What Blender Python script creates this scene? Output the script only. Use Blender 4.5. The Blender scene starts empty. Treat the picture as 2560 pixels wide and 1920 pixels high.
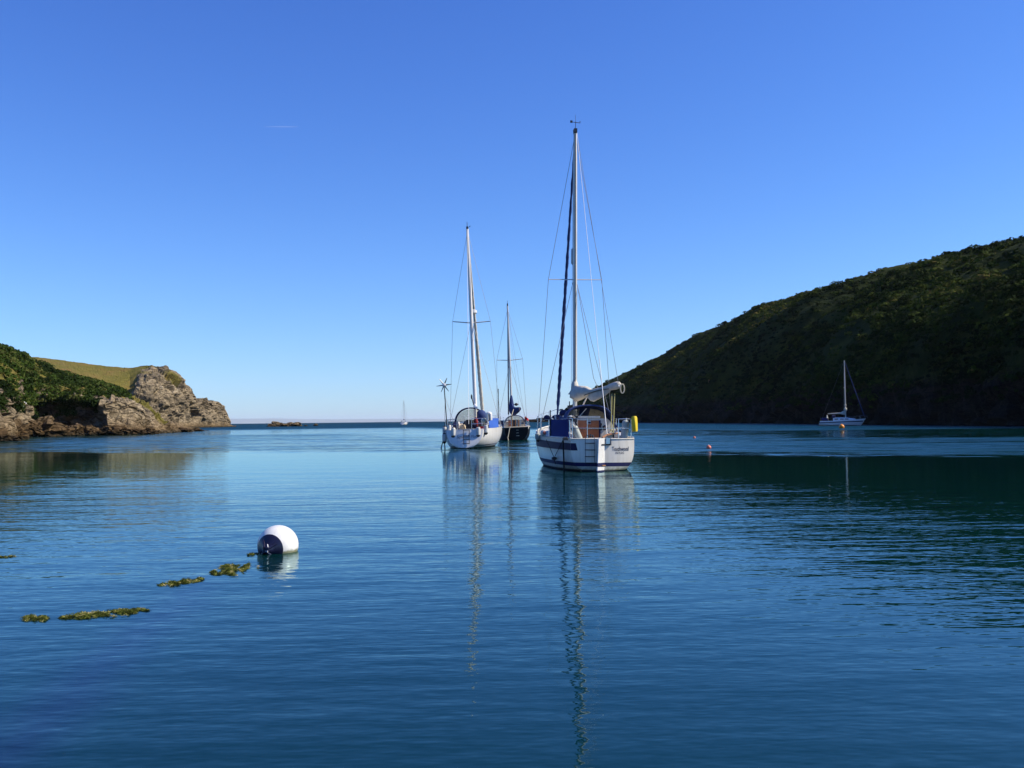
import bpy, math, random
import numpy as np
from mathutils import Vector, Matrix, Euler, noise

rng = np.random.default_rng(7)
random.seed(7)
R = math.radians
scene = bpy.context.scene
COL = scene.collection

# ------------------------------------------------------------------ camera
CAMZ = 1.67
FPX = 2439.0                      # focal length in pixels of the 2560 px wide photograph
PITCH, ROLL = R(2.149), R(-0.63)
cam_d = bpy.data.cameras.new('camera')
cam = bpy.data.objects.new('camera', cam_d)
COL.objects.link(cam)
CM = Matrix.Rotation(R(90) + PITCH, 3, 'X') @ Matrix.Rotation(ROLL, 3, 'Z')
cam.matrix_world = Matrix.Translation((0, 0, CAMZ)) @ CM.to_4x4()
cam_d.sensor_width = 36
cam_d.lens = 36 * FPX / 2560
cam_d.clip_start = 0.1
cam_d.clip_end = 120000
scene.camera = cam

# ------------------------------------------------------------------ sky, sun, exposure
SUN_AZ = R(91)                    # clockwise from the view direction (+Y)
SUN_EL = R(41)
world = bpy.data.worlds.new('World')
scene.world = world
world.use_nodes = True
wn = world.node_tree.nodes
wl = world.node_tree.links
wn.clear()
sky = wn.new('ShaderNodeTexSky')
sky.sky_type = 'NISHITA'
sky.sun_disc = False
sky.sun_elevation = SUN_EL
sky.sun_rotation = SUN_AZ
sky.altitude = 0
sky.air_density = 1.0
sky.dust_density = 0.10
sky.ozone_density = 3.0
bgn = wn.new('ShaderNodeBackground')
bgn.inputs['Strength'].default_value = 0.088
won = wn.new('ShaderNodeOutputWorld')
# the phone camera's colour response: deeper, bluer sky (one curve per channel, the same all over the sky)
ssep = wn.new('ShaderNodeSeparateColor'); scom = wn.new('ShaderNodeCombineColor')
wl.new(sky.outputs[0], ssep.inputs[0])
for ch, (gain, gam, knee) in enumerate(((1.09, 1.42, 0.66), (1.35, 1.33, 0.33), (1.64, 1.0, 0.09))):
    pre = wn.new('ShaderNodeMath'); pre.operation = 'MULTIPLY'; pre.inputs[1].default_value = 0.12
    pw = wn.new('ShaderNodeMath'); pw.operation = 'POWER'; pw.inputs[1].default_value = gam
    po = wn.new('ShaderNodeMath'); po.operation = 'MULTIPLY'; po.inputs[1].default_value = gain
    wl.new(ssep.outputs[ch], pre.inputs[0]); wl.new(pre.outputs[0], pw.inputs[0]); wl.new(pw.outputs[0], po.inputs[0])
    den = wn.new('ShaderNodeMath'); den.operation = 'MULTIPLY_ADD'; den.inputs[1].default_value = knee * 0.12; den.inputs[2].default_value = 0.12
    dv = wn.new('ShaderNodeMath'); dv.operation = 'DIVIDE'
    wl.new(po.outputs[0], den.inputs[0]); wl.new(po.outputs[0], dv.inputs[0]); wl.new(den.outputs[0], dv.inputs[1])
    wl.new(dv.outputs[0], scom.inputs[ch])
wl.new(scom.outputs[0], bgn.inputs['Color'])
wl.new(bgn.outputs[0], won.inputs['Surface'])

sun_d = bpy.data.lights.new('sun', 'SUN')
sun_d.energy = 5.0
sun_d.angle = R(0.5)
sun_d.color = (1.0, 0.90, 0.74)
sun = bpy.data.objects.new('sun', sun_d)
COL.objects.link(sun)
sv = Vector((math.sin(SUN_AZ) * math.cos(SUN_EL), math.cos(SUN_AZ) * math.cos(SUN_EL), math.sin(SUN_EL)))
sun.rotation_euler = sv.to_track_quat('Z', 'Y').to_euler()
sun.location = (60, 0, 60)

vs = scene.view_settings
vs.view_transform = 'Standard'
vs.look = 'None'
vs.exposure = 0.45
vs.gamma = 1.0
vs.use_curve_mapping = False
cy = scene.cycles
cy.max_bounces = 6
cy.diffuse_bounces = 2
cy.glossy_bounces = 3
cy.transmission_bounces = 4
cy.transparent_max_bounces = 10
cy.volume_bounces = 1
cy.caustics_reflective = False
cy.caustics_refractive = False
cy.use_denoising = True

# ------------------------------------------------------------------ helpers
def ray(px, py):
    return CM @ Vector(((px - 1280) / FPX, -(py - 960) / FPX, -1.0))

def wpt(px, py, d):
    """world point on the sight line through a photo pixel, d metres out along +Y"""
    r = ray(px, py)
    return Vector((0, 0, CAMZ)) + r * (d / r.y)

def hor(px):
    return 1051.5 - math.tan(-ROLL) * (px - 1280)

def wat(px, py):
    """point of the water surface seen at a photo pixel"""
    r = ray(px, py)
    return Vector((0, 0, CAMZ)) + r * (-CAMZ / r.z)

def interp(tab, x):
    xs = [t[0] for t in tab]
    return float(np.interp(x, xs, [t[1] for t in tab]))

def smooth_interp(tab, x):
    xs = [t[0] for t in tab]
    ys = [t[1] for t in tab]
    if x <= xs[0]: return ys[0]
    if x >= xs[-1]: return ys[-1]
    for i in range(len(xs) - 1):
        if x <= xs[i + 1]:
            h = xs[i + 1] - xs[i]
            t = (x - xs[i]) / h
            def slope(k):
                if k == 0: return (ys[1] - ys[0]) / (xs[1] - xs[0])
                if k == len(xs) - 1: return (ys[-1] - ys[-2]) / (xs[-1] - xs[-2])
                return (ys[k + 1] - ys[k - 1]) / (xs[k + 1] - xs[k - 1])
            m0, m1 = slope(i) * h, slope(i + 1) * h
            t2, t3 = t * t, t * t * t
            return (2*t3 - 3*t2 + 1)*ys[i] + (t3 - 2*t2 + t)*m0 + (-2*t3 + 3*t2)*ys[i+1] + (t3 - t2)*m1

def tag(o, label=None, cat=None, group=None, kind=None):
    if label: o['label'] = label
    if cat: o['category'] = cat
    if group: o['group'] = group
    if kind: o['kind'] = kind
    return o

def empty(name, M, label, cat, group=None):
    o = bpy.data.objects.new(name, None)
    COL.objects.link(o)
    o.empty_display_size = 0.3
    o.matrix_world = M
    return tag(o, label, cat, group)

class MB:
    """collects shapes and links them as one mesh object"""
    def __init__(s):
        s.v = []; s.f = []
    def add(s, vs, fs):
        b = len(s.v)
        s.v += [tuple(p) for p in vs]
        s.f += [tuple(i + b for i in f) for f in fs]
        return s
    def box(s, c, d, M=None, ch=0.0):
        x, y, z = d[0] / 2, d[1] / 2, d[2] / 2
        P = [Vector((sx * x, sy * y, sz * z)) for sz in (-1, 1) for sy in (-1, 1) for sx in (-1, 1)]
        if M is not None: P = [M @ p for p in P]
        P = [p + Vector(c) for p in P]
        return s.add(P, [(0, 2, 3, 1), (4, 5, 7, 6), (0, 1, 5, 4), (2, 6, 7, 3), (0, 4, 6, 2), (1, 3, 7, 5)])
    def loft(s, rings, closed=True, cap=True):
        n = len(rings[0]); vs = [p for r in rings for p in r]; fs = []
        for i in range(len(rings) - 1):
            for j in range(n if closed else n - 1):
                k = (j + 1) % n
                fs.append((i*n + j, i*n + k, (i+1)*n + k, (i+1)*n + j))
        if cap and closed:
            fs.append(tuple(reversed(range(n))))
            fs.append(tuple((len(rings)-1)*n + j for j in range(n)))
        return s.add(vs, fs)
    def tube(s, pts, r, n=6, cap=True, sq=1.0):
        pts = [Vector(p) for p in pts]
        if not hasattr(r, '__len__'): r = [r] * len(pts)
        rings = []; u = None
        for i, p in enumerate(pts):
            t = (pts[min(i+1, len(pts)-1)] - pts[max(i-1, 0)]).normalized()
            if u is None:
                u = t.orthogonal().normalized() if abs(t.z) < 0.9 else (Vector((1,0,0)) - t * t.x).normalized()
            else:
                u = (u - t * u.dot(t)).normalized()
            w = t.cross(u)
            rings.append([p + u * (r[i]*math.cos(2*math.pi*k/n)) + w * (r[i]*sq*math.sin(2*math.pi*k/n)) for k in range(n)])
        return s.loft(rings, True, cap)
    def grid(s, P, flip=False):
        m, n = len(P), len(P[0]); fs = []
        for i in range(m - 1):
            for j in range(n - 1):
                q = (i*n + j, i*n + j + 1, (i+1)*n + j + 1, (i+1)*n + j)
                fs.append(q[::-1] if flip else q)
        return s.add([p for row in P for p in row], fs)
    def ball(s, c, r, nu=14, nv=9, M=None):
        if not hasattr(r, '__len__'): r = (r, r, r)
        c = Vector(c); rings = []
        for i in range(nv + 1):
            a = math.pi * (0.02 + 0.96 * i / nv)
            ring = []
            for k in range(nu):
                b = 2 * math.pi * k / nu
                p = Vector((r[0]*math.sin(a)*math.cos(b), r[1]*math.sin(a)*math.sin(b), r[2]*math.cos(a)))
                ring.append(c + (M @ p if M is not None else p))
            rings.append(ring[::-1])
        return s.loft(rings)
    def disc(s, c, nrm, r, th=0.02, n=16):
        nrm = Vector(nrm).normalized(); c = Vector(c)
        return s.tube([c - nrm*th/2, c + nrm*th/2], r, n)
    def sheet(s, P, th=0.01):
        """grid given thickness along its normals"""
        m, n = len(P), len(P[0])
        A = np.array([[tuple(p) for p in row] for row in P], float)
        du = np.gradient(A, axis=0); dv = np.gradient(A, axis=1)
        N = np.cross(du, dv); N /= (np.linalg.norm(N, axis=2, keepdims=True) + 1e-9)
        B = A - N * th
        b = m * n
        fs = []
        for i in range(m - 1):
            for j in range(n - 1):
                fs.append((i*n+j, (i+1)*n+j, (i+1)*n+j+1, i*n+j+1))
                fs.append((b+i*n+j, b+i*n+j+1, b+(i+1)*n+j+1, b+(i+1)*n+j))
        edge = [(0, j) for j in range(n)] + [(i, n-1) for i in range(1, m)] + [(m-1, j) for j in range(n-2, -1, -1)] + [(i, 0) for i in range(m-2, 0, -1)]
        idx = [i*n + j for i, j in edge]
        for k in range(len(idx)):
            a, c2 = idx[k], idx[(k+1) % len(idx)]
            fs.append((a, c2, b + c2, b + a))
        return s.add(list(map(tuple, A.reshape(-1, 3))) + list(map(tuple, B.reshape(-1, 3))), fs)
    def build(s, name, mat, parent=None, smooth=True, M=None):
        me = bpy.data.meshes.new(name)
        me.from_pydata(s.v, [], s.f)
        me.update()
        if smooth:
            me.polygons.foreach_set('use_smooth', [True] * len(me.polygons))
            try: me.set_sharp_from_angle(angle=R(42))
            except Exception: pass
        me.materials.append(mat)
        o = bpy.data.objects.new(name, me)
        COL.objects.link(o)
        if parent is not None: o.parent = parent
        if M is not None: o.matrix_local = M
        return o

# ------------------------------------------------------------------ materials
def newmat(name):
    m = bpy.data.materials.new(name)
    m.use_nodes = True
    nt = m.node_tree
    nt.nodes.clear()
    out = nt.nodes.new('ShaderNodeOutputMaterial')
    return m, nt, out

def N(nt, typ, **kw):
    n = nt.nodes.new(typ)
    for k, v in kw.items():
        if k in n.inputs.keys() if isinstance(k, str) else False: n.inputs[k].default_value = v
        else: setattr(n, k, v)
    return n

def L(nt, a, b): nt.links.new(a, b)

def mth(nt, op, a, b=None, c=None, clamp=False):
    n = nt.nodes.new('ShaderNodeMath'); n.operation = op; n.use_clamp = clamp
    for i, x in enumerate((a, b, c)):
        if x is None: continue
        if isinstance(x, (int, float)): n.inputs[i].default_value = x
        else: nt.links.new(x, n.inputs[i])
    return n.outputs[0]

def ramp(nt, fac, stops):
    n = nt.nodes.new('ShaderNodeValToRGB')
    e = n.color_ramp.elements
    while len(e) < len(stops): e.new(0.5)
    for i, (p, c) in enumerate(stops):
        e[i].position = p
        e[i].color = tuple(c) + (1,) if hasattr(c, '__len__') else (c, c, c, 1)
    nt.links.new(fac, n.inputs[0])
    return n.outputs[0]

def noise_n(nt, vec, scale, detail=3, rough=0.5):
    n = nt.nodes.new('ShaderNodeTexNoise')
    n.inputs['Scale'].default_value = scale
    n.inputs['Detail'].default_value = detail
    n.inputs['Roughness'].default_value = rough
    if vec is not None: nt.links.new(vec, n.inputs['Vector'])
    return n.outputs['Fac']

def pmat(name, col, rough=0.5, metal=0.0, var=0.12, scale=3.0, bump=0.0, bscale=20.0, coat=0.0, spec=0.5):
    m, nt, out = newmat(name)
    b = nt.nodes.new('ShaderNodeBsdfPrincipled')
    b.inputs['Roughness'].default_value = rough
    b.inputs['Metallic'].default_value = metal
    b.inputs['Specular IOR Level'].default_value = spec
    if coat: b.inputs['Coat Weight'].default_value = coat
    tc = nt.nodes.new('ShaderNodeTexCoord')
    f = noise_n(nt, tc.outputs['Object'], scale, 4, 0.6)
    lo = tuple(max(0, c * (1 - var)) for c in col); hi = tuple(min(1, c * (1 + var)) for c in col)
    L(nt, ramp(nt, f, [(0.3, lo), (0.7, hi)]), b.inputs['Base Color'])
    if bump:
        bn = nt.nodes.new('ShaderNodeBump')
        bn.inputs['Strength'].default_value = 0.6
        bn.inputs['Distance'].default_value = bump
        L(nt, noise_n(nt, tc.outputs['Object'], bscale, 3), bn.inputs['Height'])
        L(nt, bn.outputs[0], b.inputs['Normal'])
    L(nt, b.outputs[0], out.inputs['Surface'])
    return m

M_ = {}
def weather(m, lo, world_z=None, slime=None):
    nt = m.node_tree
    b = [n for n in nt.nodes if n.type == 'BSDF_PRINCIPLED'][0]
    src = b.inputs['Base Color'].links[0].from_socket
    tc = nt.nodes.new('ShaderNodeTexCoord'); mp = nt.nodes.new('ShaderNodeMapping'); mp.inputs['Scale'].default_value = (7, 7, 0.5)
    L(nt, tc.outputs['Object'], mp.inputs['Vector'])
    mu = nt.nodes.new('ShaderNodeMix'); mu.data_type = 'RGBA'; mu.blend_type = 'MULTIPLY'; mu.inputs[0].default_value = 1
    L(nt, src, mu.inputs[6]); L(nt, ramp(nt, noise_n(nt, mp.outputs[0], 1.0, 5, 0.65), [(0.25, lo), (0.55, (1, 1, 1))]), mu.inputs[7])
    o = mu.outputs[2]
    if slime:
        g = nt.nodes.new('ShaderNodeNewGeometry'); sp = nt.nodes.new('ShaderNodeSeparateXYZ'); L(nt, g.outputs['Position'], sp.inputs[0])
        z = mth(nt, 'MULTIPLY_ADD', noise_n(nt, g.outputs['Position'], 14, 4, 0.7), -world_z * 1.6, mth(nt, 'ADD', sp.outputs['Z'], world_z * 0.8))
        mx = nt.nodes.new('ShaderNodeMix'); mx.data_type = 'RGBA'
        L(nt, ramp(nt, mth(nt, 'DIVIDE', z, world_z), [(0.45, 0.85), (1.0, 0.0)]), mx.inputs[0]); L(nt, o, mx.inputs[6]); mx.inputs[7].default_value = tuple(slime) + (1,)
        o = mx.outputs[2]
    L(nt, o, b.inputs['Base Color'])
M_['gel'] = pmat('white_gelcoat', (0.74, 0.69, 0.585), 0.28, var=0.04, scale=0.9, coat=0.2)
M_['gelb'] = pmat('bright_white_gelcoat', (0.68, 0.68, 0.655), 0.25, var=0.03, scale=0.8, coat=0.2)
M_['gelw'] = pmat('clean_white_gelcoat', (0.80, 0.80, 0.78), 0.3, var=0.04)
M_['deck'] = pmat('deck_paint', (0.56, 0.55, 0.50), 0.6, var=0.06, scale=5)
M_['navy'] = pmat('navy_stripe', (0.020, 0.016, 0.050), 0.55, var=0.15, spec=0.2)
M_['boot'] = pmat('boot_stripe_blue', (0.013, 0.014, 0.065), 0.5, var=0.2, spec=0.25)
M_['foul'] = pmat('antifouling', (0.012, 0.014, 0.02), 0.8, var=0.3)
M_['scum'] = pmat('waterline_white', (0.50, 0.50, 0.42), 0.4, var=0.18, scale=2.5)
M_['black'] = pmat('black_hull_paint', (0.006, 0.006, 0.009), 0.45, var=0.2, spec=0.25)
M_['blueC'] = pmat('blue_canvas', (0.010, 0.032, 0.125), 0.85, var=0.15, scale=2, bump=0.01, bscale=6)
M_['blueR'] = pmat('royal_blue_canvas', (0.006, 0.011, 0.120), 0.85, var=0.1, scale=2, bump=0.01, bscale=4)
M_['blueL'] = pmat('bright_blue_canvas', (0.022, 0.095, 0.42), 0.8, var=0.08, scale=2, bump=0.01, bscale=4)
M_['navyC'] = pmat('navy_canvas', (0.012, 0.014, 0.06), 0.85, var=0.2, scale=2)
M_['sail'] = pmat('cream_sailcloth', (0.52, 0.485, 0.40), 0.8, var=0.16, scale=5, bump=0.04, bscale=7)
M_['alu'] = pmat('mast_aluminium', (0.60, 0.57, 0.52), 0.42, metal=0.35, var=0.06)
M_['whitemast'] = pmat('white_mast_paint', (0.78, 0.76, 0.72), 0.4, var=0.04)
M_['steel'] = pmat('stainless_steel', (0.62, 0.62, 0.62), 0.25, metal=0.9, var=0.05)
M_['wire'] = pmat('rigging_wire', (0.20, 0.20, 0.21), 0.4, metal=0.6, var=0.1)
M_['rope'] = pmat('pale_rope', (0.55, 0.50, 0.36), 0.9, var=0.2, scale=30)
M_['whiterope'] = pmat('white_rope', (0.78, 0.78, 0.76), 0.8, var=0.1, scale=30)
M_['blackrope'] = pmat('black_rope', (0.012, 0.012, 0.013), 0.9, var=0.3, scale=30)
M_['olive'] = pmat('olive_rope', (0.22, 0.21, 0.08), 0.9, var=0.3, scale=30)
M_['darksteel'] = pmat('dull_dark_steel', (0.10, 0.11, 0.13), 0.4, metal=0.5, var=0.1)
M_['rubber'] = pmat('black_rubber', (0.014, 0.013, 0.015), 0.6, var=0.3)
M_['fender'] = pmat('white_fender_vinyl', (0.56, 0.56, 0.52), 0.45, var=0.06, scale=6)
M_['fenderg'] = pmat('grey_fender_vinyl', (0.34, 0.37, 0.33), 0.5, var=0.12, scale=8)
M_['teak'] = pmat('varnished_mahogany', (0.36, 0.105, 0.028), 0.3, var=0.25, scale=6, coat=0.3)
M_['wood'] = pmat('brown_wood', (0.26, 0.12, 0.05), 0.5, var=0.3, scale=6)
M_['yellow'] = pmat('yellow_vinyl', (0.62, 0.45, 0.01), 0.6, var=0.1, scale=4, bump=0.01, bscale=6)
M_['red'] = pmat('red_cloth', (0.55, 0.02, 0.02), 0.8, var=0.15)
M_['pinkred'] = pmat('faded_red_buoy', (0.60, 0.16, 0.10), 0.5, var=0.2, scale=8)
M_['orange'] = pmat('orange_buoy_vinyl', (0.72, 0.24, 0.01), 0.4, var=0.1, scale=3)
M_['cream'] = pmat('beige_cushion', (0.55, 0.46, 0.33), 0.85, var=0.12, scale=5)
M_['dark'] = pmat('dark_fittings', (0.02, 0.02, 0.022), 0.5, var=0.3)
M_['window'] = pmat('smoked_window', (0.01, 0.012, 0.016), 0.08, var=0.1)
M_['ink'] = pmat('navy_lettering', (0.015, 0.018, 0.05), 0.4, var=0.1)
M_['buoyw'] = pmat('white_buoy_vinyl', (0.72, 0.715, 0.68), 0.32, var=0.04, scale=4)
M_['buoyn'] = pmat('navy_buoy_end', (0.012, 0.012, 0.035), 0.3, var=0.2, scale=8)

def vinyl_mat(name, k, base):
    m, nt, out = newmat(name)
    t = nt.nodes.new('ShaderNodeBsdfTransparent')
    t.inputs[0].default_value = (0.86, 0.86, 0.82, 1)
    p = nt.nodes.new('ShaderNodeBsdfPrincipled')
    p.inputs['Base Color'].default_value = (0.42, 0.40, 0.34, 1)
    p.inputs['Roughness'].default_value = 0.12
    tc = nt.nodes.new('ShaderNodeTexCoord')
    f = noise_n(nt, tc.outputs['Object'], 5.0, 3)
    bn = nt.nodes.new('ShaderNodeBump'); bn.inputs['Distance'].default_value = 0.03
    L(nt, f, bn.inputs['Height']); L(nt, bn.outputs[0], p.inputs['Normal'])
    mx = nt.nodes.new('ShaderNodeMixShader')
    L(nt, mth(nt, 'MULTIPLY_ADD', f, k, base), mx.inputs[0])
    L(nt, t.outputs[0], mx.inputs[1]); L(nt, p.outputs[0], mx.inputs[2])
    L(nt, mx.outputs[0], out.inputs['Surface'])
    return m
M_['vinyl'] = vinyl_mat('crinkled_vinyl', 0.7, 0.18)
M_['vinylc'] = vinyl_mat('clear_vinyl', 0.3, 0.02)

weather(M_['gel'], (0.80, 0.77, 0.70), 0.10, (0.22, 0.21, 0.12))
weather(M_['gelb'], (0.86, 0.85, 0.82))
weather(M_['scum'], (0.6, 0.55, 0.42), 0.09, (0.15, 0.15, 0.07))
weather(M_['buoyw'], (0.78, 0.76, 0.68), 0.05, (0.16, 0.17, 0.06))

def rock_mat(name, tint=(1, 1, 1), turfc=((0.105, 0.098, 0.020), (0.155, 0.135, 0.032), (0.215, 0.130, 0.045))):
    """tan rock with cracks and patches; ochre and black tide bands near the water;
    vertex attribute 'grass' blends in turf"""
    m, nt, out = newmat(name)
    b = nt.nodes.new('ShaderNodeBsdfPrincipled')
    b.inputs['Roughness'].default_value = 0.95
    b.inputs['Specular IOR Level'].default_value = 0.06
    g = nt.nodes.new('ShaderNodeNewGeometry')
    mp = nt.nodes.new('ShaderNodeMapping')
    mp.inputs['Rotation'].default_value = (0.5, 0.7, 0.2)
    mp.inputs['Scale'].default_value = (0.7, 0.7, 2.2)
    L(nt, g.outputs['Position'], mp.inputs['Vector'])
    f1 = noise_n(nt, mp.outputs[0], 0.22, 6, 0.65)
    f2 = noise_n(nt, mp.outputs[0], 1.3, 5, 0.7)
    T = lambda c: tuple(a * k for a, k in zip(c, tint))
    c1 = ramp(nt, f1, [(0.30, T((0.075, 0.066, 0.050))), (0.45, T((0.185, 0.148, 0.096))), (0.58, T((0.300, 0.238, 0.150))), (0.74, T((0.40, 0.340, 0.240)))])
    vo = nt.nodes.new('ShaderNodeTexVoronoi')
    vo.feature = 'DISTANCE_TO_EDGE'
    vo.inputs['Scale'].default_value = 0.38
    L(nt, mp.outputs[0], vo.inputs['Vector'])
    crack = ramp(nt, vo.outputs['Distance'], [(0.0, 0.30), (0.06, 1.0)])
    fine = ramp(nt, f2, [(0.3, 0.55), (0.65, 1.25)])
    mu = nt.nodes.new('ShaderNodeMix'); mu.data_type = 'RGBA'; mu.blend_type = 'MULTIPLY'; mu.inputs[0].default_value = 1
    L(nt, c1, mu.inputs[6]); L(nt, crack, mu.inputs[7])
    mu2 = nt.nodes.new('ShaderNodeMix'); mu2.data_type = 'RGBA'; mu2.blend_type = 'MULTIPLY'; mu2.inputs[0].default_value = 1
    L(nt, mu.outputs[2], mu2.inputs[6]); L(nt, fine, mu2.inputs[7])
    # tide bands: ochre lichen above, black weed right at the water
    sp = nt.nodes.new('ShaderNodeSeparateXYZ'); L(nt, g.outputs['Position'], sp.inputs[0])
    zz = mth(nt, 'ADD', sp.outputs['Z'], mth(nt, 'MULTIPLY_ADD', f2, 2.4, -1.2))
    och = ramp(nt, mth(nt, 'DIVIDE', zz, 8.0), [(0.10, 1.0), (0.42, 0.0)])
    mo = nt.nodes.new('ShaderNodeMix'); mo.data_type = 'RGBA'
    L(nt, mth(nt, 'MULTIPLY', och, 0.65), mo.inputs[0]); L(nt, mu2.outputs[2], mo.inputs[6])
    L(nt, ramp(nt, f2, [(0.35, T((0.075, 0.045, 0.018))), (0.65, T((0.24, 0.155, 0.068)))]), mo.inputs[7])
    blk = ramp(nt, mth(nt, 'DIVIDE', zz, 3.0), [(0.0, 1.0), (0.32, 0.0)])
    mk = nt.nodes.new('ShaderNodeMix'); mk.data_type = 'RGBA'
    L(nt, blk, mk.inputs[0]); L(nt, mo.outputs[2], mk.inputs[6]); mk.inputs[7].default_value = (0.022, 0.020, 0.013, 1)
    # turf
    at = nt.nodes.new('ShaderNodeAttribute'); at.attribute_name = 'grass'
    gm = mth(nt, 'ADD', at.outputs['Fac'], mth(nt, 'MULTIPLY_ADD', f2, 0.7, -0.35))
    gr = ramp(nt, gm, [(0.42, 0.0), (0.56, 1.0)])
    f3 = noise_n(nt, g.outputs['Position'], 0.09, 6, 0.7)
    turf = ramp(nt, f3, [(0.3, turfc[0]), (0.5, turfc[1]), (0.7, turfc[2])])
    mg = nt.nodes.new('ShaderNodeMix'); mg.data_type = 'RGBA'
    L(nt, gr, mg.inputs[0]); L(nt, mk.outputs[2], mg.inputs[6]); L(nt, turf, mg.inputs[7])
    L(nt, mg.outputs[2], b.inputs['Base Color'])
    bn = nt.nodes.new('ShaderNodeBump'); bn.inputs['Strength'].default_value = 0.9; bn.inputs['Distance'].default_value = 0.7
    hh = mth(nt, 'ADD', f2, mth(nt, 'MULTIPLY', crack, 0.5))
    L(nt, hh, bn.inputs['Height'])
    L(nt, bn.outputs[0], b.inputs['Normal'])
    L(nt, b.outputs[0], out.inputs['Surface'])
    return m
M_['rock'] = rock_mat('weathered_rock')
M_['darkrock'] = rock_mat('shade_darkened_rock', (0.09, 0.085, 0.085), ((0.010, 0.017, 0.002), (0.024, 0.034, 0.004), (0.056, 0.062, 0.010)))  # darkened rock and turf: the hillside's shade is put into the colour
M_['ledge'] = rock_mat('dark_tidal_rock', (0.55, 0.50, 0.45))

def leaf_mat(name, stops):
    m, nt, out = newmat(name)
    b = nt.nodes.new('ShaderNodeBsdfPrincipled')
    b.inputs['Roughness'].default_value = 0.85
    b.inputs['Specular IOR Level'].default_value = 0.05
    at = nt.nodes.new('ShaderNodeAttribute'); at.attribute_name = 'tint'
    L(nt, ramp(nt, at.outputs['Fac'], stops), b.inputs['Base Color'])
    tr = nt.nodes.new('ShaderNodeBsdfTranslucent')
    L(nt, ramp(nt, at.outputs['Fac'], stops), tr.inputs[0])
    mx = nt.nodes.new('ShaderNodeMixShader'); mx.inputs[0].default_value = 0.15
    L(nt, b.outputs[0], mx.inputs[1]); L(nt, tr.outputs[0], mx.inputs[2])
    L(nt, mx.outputs[0], out.inputs['Surface'])
    return m
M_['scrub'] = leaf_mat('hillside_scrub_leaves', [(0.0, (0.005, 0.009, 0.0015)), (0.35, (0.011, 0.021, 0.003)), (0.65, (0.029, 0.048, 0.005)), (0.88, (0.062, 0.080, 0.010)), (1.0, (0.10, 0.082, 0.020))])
M_['bank'] = leaf_mat('bank_scrub_leaves', [(0.0, (0.008, 0.016, 0.003)), (0.4, (0.021, 0.038, 0.006)), (0.75, (0.044, 0.074, 0.011)), (1.0, (0.090, 0.095, 0.026))])
M_['weed'] = leaf_mat('seaweed_fronds', [(0.0, (0.025, 0.032, 0.008)), (0.35, (0.085, 0.110, 0.016)), (0.7, (0.22, 0.215, 0.05)), (1.0, (0.48, 0.41, 0.20))])

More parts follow.
